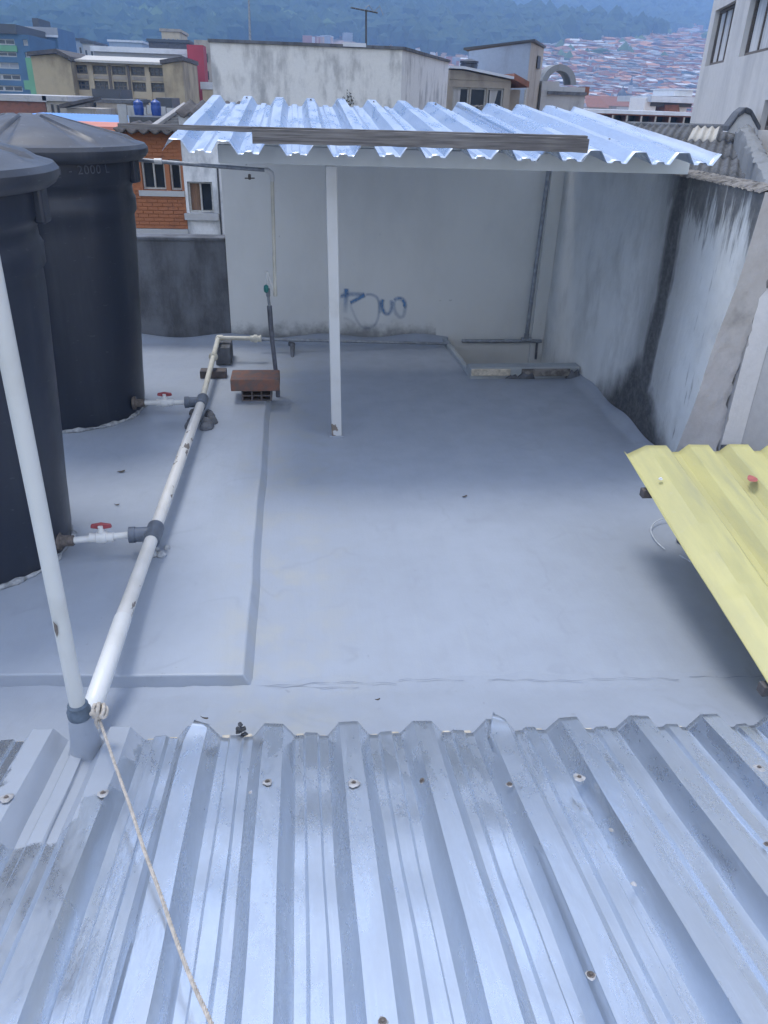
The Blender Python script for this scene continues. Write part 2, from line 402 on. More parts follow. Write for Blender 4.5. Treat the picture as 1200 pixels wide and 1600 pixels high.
def mk_forest(name, a, b):
    t = NT(name); p = t.pos()
    c = t.mix(t.step(t.noise(.05, 6, p, .7), .35, .65), a, b)
    return t.done(t.bsdf(c, 1.0, 0, None, .1))
def mk_hill():
    t = NT('hill_vegetation'); p = t.pos()
    g = t.mix(t.step(t.noise(.05, 6, p, .7), .35, .65), (.020, .036, .030), (.045, .06, .035))
    u = t.n('ShaderNodeAttribute', attribute_name='urban').outputs['Fac']
    s = t.mix(t.step(t.noise(.09, 4, p, .8), .4, .6), (.24, .15, .10), (.42, .30, .22))
    s = t.mix(t.step(t.noise(.03, 4, p, .7), .55, .66), s, (.05, .07, .04))
    return t.done(t.bsdf(t.mix(u, g, s), 1.0, 0, None, .1))
M['hill'] = mk_hill()
M['forest'] = mk_forest('forest_crowns', (.018, .036, .026), (.05, .075, .03))
M['forest_bright'] = mk_forest('bright_tree_crowns', (.05, .09, .03), (.12, .16, .05))

# ------------------------------------------------------------------ facades with real openings
class Facade:
    def __init__(s, O, U=(1, 0, 0)):
        s.O = np.array(O, float); s.U = np.array(U, float); s.U /= np.linalg.norm(s.U)
        s.N = np.array([s.U[1], -s.U[0], 0.0]); s.W = np.array([0, 0, 1.0])
    def uz(s, px, py):
        p = onplane(px, py, s.O, s.N); return float((p - s.O).dot(s.U)), float(p[2])
    def pt(s, u, z, n=0.0): return s.O * [1, 1, 0] + s.U * u + s.W * z + s.N * n
    def ob(s, mb, u0, u1, z0, z1, n0, n1):
        mb.obox(s.pt(u0, z0, n1), s.U * (u1 - u0), s.W * (z1 - z0), s.N * (n0 - n1)); return mb
    def wall(s, mb, u0, u1, z0, z1, th, holes=()):
        us = sorted({u0, u1, *[h[0] for h in holes], *[h[1] for h in holes]}); us = [u for u in us if u0 <= u <= u1]
        for a, b in zip(us[:-1], us[1:]):
            hs = sorted([(h[2], h[3]) for h in holes if h[0] < (a+b)/2 < h[1]])
            z = z0
            for p, q in hs:
                if p > z: s.ob(mb, a, b, z, p, -th, 0)
                z = max(z, q)
            if z < z1: s.ob(mb, a, b, z, z1, -th, 0)
        return mb
    def window(s, root, h, fw=.05, nm=1, fm=None, pm=None, depth=.06, sill=False, bars=0, curtain=None):
        u0, u1, z0, z1 = h
        f = MB(); d0, d1 = -depth - .04, -depth + .02
        e = .004
        s.ob(f, u0+e, u0+fw, z0+e, z1-e, d0, d1); s.ob(f, u1-fw, u1-e, z0+e, z1-e, d0, d1)
        s.ob(f, u0+fw, u1-fw, z0+e, z0+fw, d0, d1); s.ob(f, u0+fw, u1-fw, z1-fw, z1-e, d0, d1)
        for i in range(nm):
            c = u0 + (u1-u0) * (i+1) / (nm+1); s.ob(f, c-fw*.4, c+fw*.4, z0+fw, z1-fw, d0, d1-.01)
        for i in range(bars):
            c = z0 + (z1-z0) * (i+1) / (bars+1); s.ob(f, u0+fw, u1-fw, c-fw*.3, c+fw*.3, d0, d1-.015)
        w = f.build('window', fm or M['frame'], root)
        p = MB(); s.ob(p, u0+fw*.5, u1-fw*.5, z0+fw*.5, z1-fw*.5, d0-.005, d0+.01); p.build('pane', pm or M['glass'], w)
        if sill:
            q = MB(); s.ob(q, u0-.06, u1+.06, z0-.08, z0-.002, -.02, .07); q.build('sill', M['grey_conc'], w)
        if curtain:
            for (a, b, t) in curtain:
                c = MB(); n = 14
                L = [s.pt(u0 + (u1-u0)*(a + (b-a)*i/n), z1-fw, d0 + .016 + .006*(i % 2)) for i in range(n+1)]
                Q = [s.pt(u0 + (u1-u0)*(a + (b-a)*i/n*t), z0+fw, d0 + .016 + .006*(i % 2)) for i in range(n+1)]
                c.add(L + Q, [(i, i+1, n+2+i, n+1+i) for i in range(n)]); c.build('curtain', M['brown_curtain' if t == 1.0 else 'curtain'], w)
        return w

def wob(a, b, amp, seed=0):
    return amp * (math.sin(a*2.1+seed) * math.cos(b*1.7+seed*2) + .5*math.sin(a*5.3+b*4.1+seed) + .3*math.sin(a*11.7-b*9.3+seed*3))

# ------------------------------------------------------------------ roof terrace: floor, slab, kerb
mb = MB()
def floor_pt(u, v):
    x = -3.6 + u * (2.375 + 3.6); y = 1.2 + v * (7.235 - 1.2)
    z = wob(x, y, .0022)
    c = max(0, (x - 2.27) / .105); z += .045 * c * c * (3 - 2*c) * (1 + .3*math.sin(y*9))
    c = max(0, (y - 7.08) / .155); z += .05 * c * c * (3 - 2*c) * (1 + .4*math.sin(x*7))
    return (x, y, z)
mb.grid(floor_pt, 220, 220)
keep = [f_ for f_ in mb.f if not (sum(mb.v[i][0] for i in f_)/4 > 1.43 and sum(mb.v[i][1] for i in f_)/4 > 6.16)]   # open pit in the far right corner
mb.f = keep; mb.m = [0]*len(keep)
tag(mb.build('terrace_floor', M['floor'], smooth=True), kind='structure')
mb = MB()
mb.box((2.375, 1.2, -.7), (2.60, 4.2, -.004)); mb.box((-3.6, 1.2, -.7), (1.435, 7.235, -.06)); mb.box((1.435, 1.2, -.7), (2.375, 6.165, -.06))
mb.box((-3.6, 1.4, -9), (2.58, 7.2, -.7))
tag(mb.build('terrace_base', M['grey_conc']), kind='structure')

mb = MB()                                            # raised slab the tanks stand on
out = []
def edge(a, b, n, amp, nx, ny):
    for i in range(n):
        t = i / n; p = np.array(a) + (np.array(b) - a) * t
        k = amp * (math.sin(t*17+a[0]*3) + .6*math.sin(t*41+1)) * min(1, 8*t, 8*(1-t))
        out.append((p[0] + nx*k, p[1] + ny*k))
edge((-.25, 2.37), (-.262, 6.24), 60, .003, 1, 0)
edge((-.262, 6.24), (-3.55, 6.20), 40, .003, 0, 1)
edge((-3.55, 6.20), (-3.55, 2.58), 6, 0, 0, 0)
edge((-3.55, 2.58), (-.25, 2.37), 50, .004, 0, 1)
no = len(out)                                         # battered mortar sides, wider at the foot
foot = [(x + (.040 if x > -.4 and y < 6.1 else 0), y - (.022 if y < 2.65 else 0) + (.02 if y > 6.1 else 0)) for x, y in out]
mb.add([(x, y, -.01) for x, y in foot] + [(x, y, .053) for x, y in out], [tuple(range(no))[::-1], tuple(range(no, 2*no))] + [(i, (i+1) % no, no + (i+1) % no, no + i) for i in range(no)])
tag(mb.build('raised_slab', M['slab'], bevel=.006, seg=3, smooth=True, angle=50), kind='structure')

EX = -.045                                            # the eave and kerb run slightly askew
KP = [(2.60, .0045), (2.40, .006), (2.31, .010), (2.27, .019), (2.20, .038), (2.10, .070), (2.0, .105), (1.93, .135), (1.88, .148), (1.6, .150), (1.3, .150)]
mb = MB()
NX = 260
vsx = []
for j, (ky, kz) in enumerate(KP):
    for i in range(NX + 1):
        x = -3.5 + i * 6.08 / NX
        y = ky + EX * x; z = kz
        if j == 0: y = ky + EX*x - .16; 
        if j == 1: y = 2.385 + EX*x + .012*math.sin(x*9) + .01*math.sin(x*23); z = .0055
        if 1 < j < 9: z += .0035 * math.sin(x*7+j*1.3) + .0025 * math.sin(x*31+j) + .002*math.sin(x*67+3*j)
        if j in (2, 3): y += .006*math.sin(x*19+j)
        vsx.append((x, y, z))
mb.add(vsx, [(j*(NX+1)+i, j*(NX+1)+i+1, (j+1)*(NX+1)+i+1, (j+1)*(NX+1)+i) for j in range(1, len(KP)-1) for i in range(NX)])
tag(mb.build('kerb_strip', M['floor'], smooth=True, angle=180), kind='structure')
cm = plain('dark_crack', (.19, .215, .265), .9)
mb = MB()                                             # hairline cracks along the foot of the kerb
for (xa, xb, off, ph) in ((-.2, .35, .0, 0), (.36, .62, .01, 2), (.72, 1.5, .0, 4), (1.55, 2.3, .004, 1), (-.15, .2, -.02, 3)):
    n = int((xb-xa)*60); pts = []
    for i in range(n+1):
        x = xa + (xb-xa)*i/n
        pts.append((x, 2.345 + EX*x + off + .006*math.sin(x*13+ph) + .004*math.sin(x*47+ph) + rnd.uniform(-.0015, .0015)))
    for i in range(n):
        w = .0010 * (.25 + abs(math.sin(i*.37+ph)))
        (a, b), (c, d) = pts[i], pts[i+1]
        mb.add([(a, b-w, .0135), (c, d-w, .0135), (c, d+w, .0135), (a, b+w, .0135)], [(0, 1, 2, 3)])
tag(mb.build('floor_crack', cm), kind='stuff')

# ------------------------------------------------------------------ foreground corrugated roof
_s = ray(470, 450); SL = -_s[2] / _s[1]
PITCH, RX0, CH = .2463, -.362, .057
UNIT = [(-.031, 1), (.031, 1), (.071, 0), (.097, 0), (.105, .21), (.142, .21), (.150, 0), (.1755, 0)]
def eave(x): return 1.905 + EX * x
def roof_z(x, y): return .168 + SL * (eave(x) - y)
def roof_pt(px, py, h=0.0):                           # photograph point -> sheet plane raised by h
    d = ray(px, py); t = .5
    for _ in range(60):
        p = CAM + d * t; e = p[2] - (roof_z(p[0], p[1]) + h); t += e / (-(d[2] + SL * d[1]) + 1e-9)
    return CAM + d * t
def sheet_profile(k0, k1, x0, pitch, unit, first=-.05, last=.034, dense=1):
    pts = [(x0 + k0*pitch + first, (1 - (abs(first)-.031)/.04) if abs(first) > .031 else 1)]
    for k in range(k0, k1 + 1):
        c = x0 + k*pitch
        for (a, h) in unit:
            if k == k1 and a > last: break
            pts.append((c + a, h))
    if last > .034: pts.append((x0 + k1*pitch + last, max(0, 1 - (last-.031)/.04)))
    out = []
    for (a, b) in zip(pts[:-1], pts[1:]):
        for i in range(dense): out.append((a[0] + (b[0]-a[0])*i/dense, a[1] + (b[1]-a[1])*i/dense))
    return out + [pts[-1]]
roof = thing('corrugated_roof', 'large galvanised corrugated metal roof across the bottom foreground', 'metal roof', (0, 1.5, .2))
def inpoly(x, y, P):
    c = False; n = len(P)
    for i in range(n):
        (x1, y1), (x2, y2) = P[i], P[(i+1) % n]
        if (y1 > y) != (y2 > y) and x < (x2-x1)*(y-y1)/(y2-y1)+x1: c = not c
    return c
def polydist(x, y, P):
    d = 9
    for i in range(len(P)):
        a, b = np.array(P[i]), np.array(P[(i+1) % len(P)]); q = np.array((x, y)); ab = b-a
        t = max(0, min(1, (q-a).dot(ab)/(ab.dot(ab)+1e-12))); d = min(d, np.linalg.norm(q-a-ab*t))
    return d if inpoly(x, y, P) else -d
PPX = [(48, 1120), (230, 1120), (222, 1150), (206, 1185), (196, 1188), (186, 1205), (188, 1226), (168, 1250), (136, 1262), (122, 1290), (100, 1304), (78, 1318), (48, 1312), (34, 1316), (0, 1324), (-60, 1310), (-30, 1275), (14, 1236), (24, 1216), (16, 1205), (40, 1165)]
PAINTP = [tuple(roof_pt(a, b, .02)[:2]) for a, b in PPX]
ROWS = 46
sheets = []
for si, (k0, k1, lift) in enumerate(((-8, -4, .004), (-4, 0, 0), (0, 4, .003), (4, 8, .006), (8, 12, .009))):
    painted = k0 in (-4,)
    prof = sheet_profile(k0, k1, RX0, PITCH, UNIT, first=-.046, last=.033, dense=5 if painted else 1)
    rows = 260 if painted else ROWS
    y1 = -.9; mb = MB(); att = []
    r2 = random.Random(si*5+1)
    for j in range(rows + 1):
        t = j / rows; t = t ** 1.25
        for i, (x, h) in enumerate(prof):
            ye = eave(x) + .004*math.sin(x*40+si)
            y = ye + (y1 - ye) * t
            z = roof_z(x, y) + h*CH + lift + wob(x*2, y*2.2, .0014, si) + (.0012*math.sin(y*23+x*3) if h < .5 else 0)
            xx = x + wob(y*1.2, k0, .0018, si) + .0015*math.sin(y*6+i)
            near = max(0, 1 - (ye - y) / .07)
            if i < 2 and si >= 1: z += near * (.046 if i == 0 else .022) * (1 if k0 != 8 else .4); xx += near*(.042 if i == 0 else .022)
            mb.v.append((xx, y, z))
            if painted: att.append(float(np.clip(polydist(xx, y, PAINTP), -.1, .1)))
    n = len(prof)
    mb.f = [(j*n+i, j*n+i+1, (j+1)*n+i+1, (j+1)*n+i) for j in range(rows) for i in range(n-1)]; mb.m = [0]*len(mb.f)
    if painted: mb.attr['paint'] = att
    o = mb.build('metal_sheet', M['galv_paint'] if painted else M['galv'], roof, solid=.0012, smooth=True, angle=24)
    if painted: o['label'] = 'roof sheet with grey paint brushed over its upper end'
    sheets.append((k0, k1, o))
mb = MB()                                             # cream mortar closing the valleys at the eave
for k in range(-6, 11):
    for (a, b, hh) in ((.074, .100, .016), (.146, .173, .015)):
        x0 = RX0 + k*PITCH + a; x1 = RX0 + k*PITCH + b
        if -.95 < x0 < -.62: continue
        y = eave(x0)
        h = hh * rnd.uniform(.6, 1.2)
        m_ = MB(); m_.box((x0, y-.02, .149), (x1, y+.012+rnd.uniform(0, .008), .149+h)); m_.build('mortar_fill', M['fill'], roof, bevel=.004)
rust = plain('rust_stained_sealant', (.43, .43, .44), .6, var=.4, scale=60, bump=.5)
for (px, py, h, rr) in ((418,1222,1,.017), (553,1224,1,.021), (660,1220,.6,.012), (796,1226,1,.012), (905,1215,1,.021), (1186,1200,1,.022),
                        (161,1240,1,.019), (10,1247,1,.022), (392,1238,.35,.008), (923,1524,1,.013), (598,1597,1,.013), (1199,1320,.2,.012), (955,1297,.5,.008), (990,1381,.5,.009)):
    p = roof_pt(px, py, CH * h + .006)
    own = min(sheets, key=lambda s: abs((s[0]+s[1])/2*PITCH + RX0 - p[0]))[2]
    nrm = np.array([0, SL, 1.0]); nrm /= np.linalg.norm(nrm)
    if h == .6: nrm = np.array([-.6, .1, .8]); nrm /= np.linalg.norm(nrm)
    mb = MB(); prof = []
    a = np.cross(nrm, [1, 0, 0]); a /= np.linalg.norm(a); b = np.cross(nrm, a)
    ring = [p + rr*.82*(1+.10*math.sin(3*q+px)+.06*math.sin(7*q))*(a*math.cos(q)*1.15+b*math.sin(q)) for q in np.linspace(0, 2*math.pi, 22, endpoint=False)]
    ring2 = [p + nrm*.003 + (w-p)*.55 for w in ring]
    mb.add(ring + ring2 + [p + nrm*.0035], [(i, (i+1) % 22, 22+(i+1) % 22, 22+i) for i in range(22)] + [(22+i, 22+(i+1) % 22, 44) for i in range(22)])
    s_ = mb.build('screw_patch', rust, roof, smooth=True)
    if rr > .01:
        mb = MB(); mb.lathe(p + nrm*.001, [(.0085, 0), (.0085, .002), (.0045, .0025), (.0045, .006), (.003, .007)], 10, nrm)
        mb.build('screw', M['iron'], s_, smooth=True)

# a wad of dark tape on the eave
p = roof_pt(377, 1149, .012)
root_mb = MB()
for i in range(7):
    c = p + np.array([rnd.uniform(-.009, .009), rnd.uniform(-.007, .007), .006 + .005*i])
    root_mb.tube([c + np.array([rnd.uniform(-.011, .011), rnd.uniform(-.008, .008), rnd.uniform(-.008, .008)]) for _ in range(4)], [.004, .008, .007, .003], 7)
tag(root_mb.build('tape_wad', M['lump'], loc=p), 'small wad of dark crumpled tape on the roof eave', 'tape')

# ------------------------------------------------------------------ vent pole, collar, rope
PY = 1.875
pb = aty(121, 1100, PY); pbase = roof_pt(128, 1165, 0)
pole = thing('vent_pipe', 'tall white vent pipe rising from the roof at the left edge', 'vent pipe', (pb[0], PY, .14))
ptop = aty(14, 560, PY) + 0; dirv = (ptop - pb); dirv /= dirv[2]
mb = MB(); mb.tube([pb + dirv*t for t in (-.02, .4, .9, 1.5, 2.1)], .0235, 20); mb.build('tube', chipped('white_vent_paint', (.54, .545, .525), (.14, .10, .08), .80, 7, .4, (1, 1, .4)), pole, smooth=True)
mb = MB(); mb.lathe(pb - np.array([0, 0, .02]), [(.033, -.035), (.036, -.022), (.036, -.004), (.031, .006), (.031, .018), (.0245, .024)], 20); mb.build('rubber_seal', plain('blue_grey_rubber', (.12, .16, .21), .55, var=.4, scale=30), pole, smooth=True)
mb = MB(); mb.lathe(pb - np.array([0, 0, .02]), [(.070, -.20), (.052, -.165), (.043, -.12), (.038, -.05), (.0365, -.03), (.030, -.028)], 22); mb.build('collar', M['slab'], pole, smooth=True, angle=60)
mb = MB(); q = aty(92, 975, PY)                        # torn dark patch of peeled paint
mb.add([q + np.array(v) for v in ((-.004, -.0262, .03), (.005, -.0264, .012), (.003, -.0266, -.012), (-.003, -.0262, -.03), (-.006, -.026, -.004))], [(0, 1, 2, 3, 4)])
mb.build('peeled_patch', M['iron'], pole)

kn = aty(155, 1113, PY - .03)
rope = thing('rope', 'pale twisted rope knotted to the vent pipe foot and stretched over the metal roof', 'rope', kn)
path_px = [(160, 1128), (180, 1195), (205, 1265), (226, 1330), (250, 1395), (273, 1462), (298, 1528), (326, 1590), (352, 1650)]
lift = [.10, .085, .075, .07, .065, .06, .07, .09, .12]
ctrl = [kn + np.array([.0, -.01, -.02])] + [roof_pt(a, b, CH*.5 + l) for (a, b), l in zip(path_px[1:], lift[1:])]
def smoothpath(P, n):
    P = [np.array(p) for p in P]; P = [2*P[0]-P[1]] + P + [2*P[-1]-P[-2]]; out = []
    for i in range(1, len(P)-2):
        for j in range(n):
            t = j/n; a, b, c, d = P[i-1:i+3]
            out.append(.5*((2*b)+(-a+c)*t+(2*a-5*b+4*c-d)*t*t+(-a+3*b-3*c+d)*t**3))
    return out + [P[-2]]
cl = smoothpath(ctrl, 60)
for s_ in range(3):
    pts = []; L = 0
    for i, p in enumerate(cl):
        if i: L += np.linalg.norm(p - cl[i-1])
        t = cl[min(i+1, len(cl)-1)] - cl[max(i-1, 0)]; t /= np.linalg.norm(t)
        a = np.cross(t, [0, 0, 1]); a /= np.linalg.norm(a); b = np.cross(t, a); q = L/.030*2*math.pi + s_*2.094
        pts.append(p + .0025*(a*math.cos(q) + b*math.sin(q)))
    mb = MB(); mb.tube(pts, .0025, 6); mb.build('strand', M['rope'], rope, smooth=True)
mb = MB()
for i in range(4):
    mb.tube([kn + np.array([.022*math.cos(q)*math.cos(i*.8), .018*math.sin(q) + .004*math.sin(3*q), .02*math.cos(q)*math.sin(i*.8) + .007*math.sin(2*q)]) for q in np.linspace(0, 2*math.pi, 24)], .0062, 7)
mb.tube([kn + np.array(v) for v in ((-.005, -.012, 0), (-.008, -.02, -.022), (-.004, -.022, -.045))], [.006, .006, .004], 7)
mb.build('knot', M['rope'], rope, smooth=True)

# ------------------------------------------------------------------ water tanks
TANKP = [(.455, 0), (.462, .03), (.470, .08), (.484, .33), (.505, .60), (.530, 1.00), (.545, 1.22), (.545, 1.30), (.562, 1.325), (.565, 1.40), (.552, 1.425), (.550, 1.47), (.580, 1.50), (.600, 1.53), (.604, 1.66)]
def make_tank(cx, cy, label, rot, s=1.0):
    z0 = .052
    t = thing('water_tank', label, 'water tank', (cx, cy, z0), 'black water tanks on the raised slab')
    mb = MB(); mb.lathe((cx, cy, z0), [(r, h*s) for r, h in TANKP], 96); mb.build('body', M['tank'], t, smooth=True, angle=55)
    mb = MB(); N = 192; prof = []                      # lid: low cone, eight raised wedge panels, rolled rim
    R = [(.632, 1.625), (.655, 1.64), (.672, 1.665), (.672, 1.69), (.655, 1.712), (.60, 1.727), (.56, 1.735), (.30, 1.80), (.13, 1.842), (.10, 1.846), (.09, 1.85), (.01, 1.852)]
    for r, h in R:
        for j in range(N):
            a = 2*math.pi*j/N + rot
            w = (a / (math.pi/4)) % 1.0; ph = int((a / (math.pi/4)) % 8)
            k = 1 if .12 < w < .88 else 0
            e = max(0, min(1, min((w-.08)/.05, (.92-w)/.05)))
            up = (.017*e) if .12 < r < .585 else 0
            rr = r
            mb.v.append((cx + rr*math.cos(a), cy + rr*math.sin(a), z0 + h*s + up))
    for i in range(len(R)-1):
        for j in range(N): mb.f.append((i*N+j, i*N+(j+1) % N, (i+1)*N+(j+1) % N, (i+1)*N+j))
    mb.f.append(tuple(range((len(R)-1)*N, len(R)*N))); mb.m = [0]*len(mb.f)
    lid = mb.build('lid', M['tank_lid'], t, smooth=True, angle=35)
    for q in range(4):                                 # lugs that lock the lid
        a = rot + 1.12 + q*math.pi/2
        c = np.array([cx, cy, z0]); u = np.array([math.cos(a), math.sin(a), 0]); v = np.array([-math.sin(a), math.cos(a), 0])
        m_ = MB(); m_.obox(c + u*.585 - v*.045 + [0, 0, 1.50*s], v*.09, np.array([0, 0, .16*s]), u*.045); m_.build('lug', M['tank'], t, bevel=.012, seg=3, smooth=True)
    mb = MB(); pts = []; rs = []
    for q in np.linspace(0, 2*math.pi, 140):
        pts.append((cx + (.462 + .006*math.sin(q*9))*math.cos(q), cy + (.462 + .006*math.sin(q*7))*math.sin(q), z0 + .010)); rs.append(.013 + .006*math.sin(q*13) + .004*math.sin(q*37))
    mb.tube(pts, rs, 8, False); mb.build('sealant_bead', M['sealant'], t, smooth=True)
    return t
T1, T2 = (-1.625, 3.41), (-1.585, 5.33)
tank1 = make_tank(*T1, 'nearer black water tank, cut off by the left edge of the photo', .42, 1.012)
tank2 = make_tank(*T2, 'farther black water tank beside the brick house, lettering under its lid', .30)
def wrap_text(txt, px, py, size, R, c, parent, mat):
    d = ray(px, py); d2 = d[:2]; o = CAM[:2] - np.array(c)
    A, B, C_ = d2.dot(d2), 2*o.dot(d2), o.dot(o) - R*R; t = (-B - math.sqrt(B*B-4*A*C_)) / (2*A)
    p = CAM + d*t; ang = math.atan2(p[1]-c[1], p[0]-c[0])
    cu = bpy.data.curves.new('lettering', 'FONT'); cu.body = txt; cu.size = size; cu.align_x = 'CENTER'; cu.extrude = .002; cu.space_character = 1.15
    tmp = bpy.data.objects.new('lettering_source', cu); col.objects.link(tmp)
    me = bpy.data.meshes.new_from_object(tmp.evaluated_get(bpy.context.evaluated_depsgraph_get()))
    bpy.data.objects.remove(tmp)
    for v in me.vertices:
        a = ang + v.co.x / R; rr = R + v.co.z + .001
        v.co = Vector((c[0]+rr*math.cos(a), c[1]+rr*math.sin(a), p[2]+v.co.y)) - Vector(ORG[parent.name])
    me.materials.clear(); me.materials.append(mat)
    ob = bpy.data.objects.new('lettering', me); col.objects.link(ob); ob.parent = parent; ORG[ob.name] = ORG[parent.name]; ob['kind'] = 'stuff'
wrap_text('1 - 2000 L', 134, 272, .066, .6045, T2, tank2, M['emboss'])

# ------------------------------------------------------------------ PVC mains with tees and valves
A_ = onz(150, 1090, .20); B_ = onz(240, 834, .155); C_ = onz(315, 628, .155); D_ = onz(341, 528, .20); E_ = onz(402, 529, .20)
mains = thing('water_pipe', 'long white PVC pipe with dark tees running beside both tanks', 'pipe', (B_[0], B_[1], .05))
S_ = onz(190, 972, .185)
def lerp(a, b, t): return np.array(a) + (np.array(b) - np.array(a)) * t
mb = MB(); mb.tube([lerp(A_, S_, 1.05), lerp(A_, S_, .5), A_, A_ + [-.012, -.05, -.03], A_ + [-.02, -.075, -.12]], .0345, 20); mb.build('lower_tube', M['pvc_clean'], mains, smooth=True, angle=60)
mb = MB(); mb.tube([S_, lerp(S_, B_, .2), lerp(S_, B_, .9), B_], [.0325, .031, .031, .031], 20); mb.build('front_tube', M['pvc'], mains, smooth=True)
mb = MB(); mb.tube([B_, lerp(B_, C_, .5), C_], .0305, 20); mb.build('middle_tube', M['pvc'], mains, smooth=True)
mb = MB(); mb.tube([C_, lerp(C_, D_, .5), D_], .020, 16); mb.build('rear_tube', M['pvc_cream'], mains, smooth=True)
u_ = (D_ - C_) / np.linalg.norm(D_ - C_); q = onz(331, 553, .19)
mb = MB(); mb.lathe(lerp(C_, D_, .66), [(.021, -.02), (.030, -.018), (.030, -.006), (.036, -.005), (.036, .006), (.028, .008), (.028, .02), (.021, .022)], 18, u_); mb.build('union', M['pvc_cream'], mains, smooth=True)
mb = MB(); mb.tube([D_ - u_*.04, D_, D_ + [.04, .0, 0]], [.026, .026, .026], 14); mb.build('elbow', M['pvc_cream'], mains, smooth=True, angle=60)
mb = MB(); mb.tube([D_, E_], .018, 16); mb.build('cross_tube', M['pvc_cream'], mains, smooth=True)
mb = MB(); mb.lathe(E_, [(.019, -.06), (.026, -.055), (.026, -.03), (.034, -.028), (.034, .0), (.026, .002), (.026, .022), (.031, .024), (.031, .034), (.015, .036)], 16, (1, 0, 0)); mb.build('coupling', M['pvc_cream'], mains, smooth=True)
for (P_, nxt, prv, far) in ((B_, C_, A_, 0), (C_, D_, B_, 1)):
    w_ = (P_ - prv) / np.linalg.norm(P_ - prv)
    mb = MB(); mb.lathe(P_, [(.033, -.075), (.041, -.074), (.041, .07), (.036, .075), (.030, .076)], 20, w_)
    mb.lathe(P_, [(.036, 0), (.036, .085), (.040, .086), (.040, .115), (.020, .116)], 20, (-1, -.05, 0)); mb.build('tee', M['pvc_grey'], mains, smooth=True, angle=50)
    c = T2 if far else T1
    end = np.array([c[0] + .468, P_[1] - .02*(1 if far else .6), P_[2] - .02])
    if far: end = np.array([T2[0] + .455, P_[1] - .01, P_[2]])
    b0 = P_ + [-.11, -.004, 0]
    br = thing('valve_branch', ('far' if far else 'near') + 'er short pipe with red-handled valve joining the ' + ('rear' if far else 'front') + ' tank to the main pipe', 'valve', lerp(b0, end, .5), 'red handled tank valves')
    mb = MB(); mb.tube([b0, end + [.03, 0, 0]], .0165, 14); mb.build('tube', M['pvc_clean'], br, smooth=True)
    mb = MB(); mb.lathe(end, [(.046, -.025), (.046, -.006), (.030, -.004), (.027, .004), (.027, .05), (.019, .055)], 16, (1, 0, 0)); mb.build('flange', M['iron'], br, smooth=True)
    v = lerp(b0, end, .42)
    mb = MB(); mb.lathe(v, [(.018, -.058), (.024, -.056), (.024, -.026), (.029, -.022), (.031, 0), (.029, .022), (.024, .026), (.024, .056), (.018, .058)], 18, (1, 0, 0))
    mb.lathe(v + [0, 0, .02], [(.016, 0), (.016, .018), (.012, .024), (.012, .04)], 14); mb.build('valve_body', M['pvc_clean'], br, smooth=True)
    mb = MB(); hz = v + [0, .008, .046]
    mb.prism([hz + [-.050, 0, 0], hz + [-.046, 0, .018], hz + [-.018, 0, .022], hz + [0, 0, .026], hz + [.018, 0, .022], hz + [.046, 0, .018], hz + [.050, 0, 0], hz + [.018, 0, -.006], hz + [-.018, 0, -.006]], (0, .016, 0))
    mb.build('handle', M['red'], br, bevel=.004, smooth=True)
    mb = MB()                                          # mortar seat under the tee
    for i in range(24 if far else 7):
        s_ = (.035 if far else .024) * rnd.uniform(.6, 1.1)
        cc = np.array([P_[0] + (rnd.choice((-.055, .06, .05)) + rnd.uniform(-.02, .02) if far else rnd.uniform(-.03, .05)), P_[1] + rnd.uniform(-.26 if far else -.05, .05), .05 + s_*.5])
        n = 8; mb.lathe(cc, [(s_*.8, -s_*.7), (s_*1.1*rnd.uniform(.8, 1.1), -s_*.2), (s_*.9, s_*.4), (s_*.4, s_*.9), (.004, s_)], 9, (rnd.uniform(-.3, .3), rnd.uniform(-.3, .3), 1))
    tag(mb.build('mortar_lump', M['mortar' if far else 'sealant'], loc=(P_[0], P_[1], .05), smooth=True, angle=30),
        ('rough dark mortar lumps under the far tee of the white pipe' if far else 'small grey mortar dabs under the near tee of the white pipe'), 'mortar', kind='stuff')
# pipe rests near the elbow
p = onz(336, 591, .052)
mb = MB(); mb.box((p[0]-.115, p[1]-.01, .05), (p[0]+.09, p[1]+.085, .112)); tag(mb.build('brick_block', M['brick_dark'], loc=p, bevel=.006), 'dark flat block under the white pipe at the slab edge', 'block')
p = onz(347, 571, .0); mb = MB(); mb.box((p[0]-.05, p[1]+.0, 0), (p[0]+.075, p[1]+.3, .155)); tag(mb.build('pier_block', M['darkwall'], loc=p, bevel=.008), 'dark upright pier supporting the pipe elbow by the back wall', 'block')

# ------------------------------------------------------------------ bricks and standpipe
p = onz(378, 627, .052); p2 = onz(425, 627, .052)
by = p[1]
hb = thing('hollow_brick', 'small hollow clay brick on the slab under the larger brick', 'brick', ((p[0]+p2[0])/2, by+.07, .052))
mb = MB(); x0, x1 = p[0], p2[0]; z0 = .052; hz = .085
fc = Facade((0, by, 0))
hol = []
for i in range(3):
    a = x0 + .012 + i*(x1-x0-.012)/3; b = a + (x1-x0-.012)/3 - .012
    hol += [(a, b, z0+.010, z0+.037), (a, b, z0+.047, z0+.075)]
fc.wall(mb, x0, x1, z0, z0+hz, .17, hol); mb.build('clay_shell', M['brick_dark'], hb)
mb = MB(); mb.box((x0+.006, by+.10, z0+.006), (x1-.006, by+.168, z0+hz-.006)); mb.build('core', M['mortar'], hb)
q0 = aty(361, 612, by-.02); q1 = aty(437, 612, by-.02)
mb = MB(); mb.box((q0[0], by-.03, z0+hz+.002), (q1[0], by+.20, z0+hz+.092))
tag(mb.build('clay_brick', M['brick'], loc=(q0[0], by, z0+hz), bevel=.006, seg=2), 'large dusty red clay brick lying across a smaller hollow brick', 'brick')

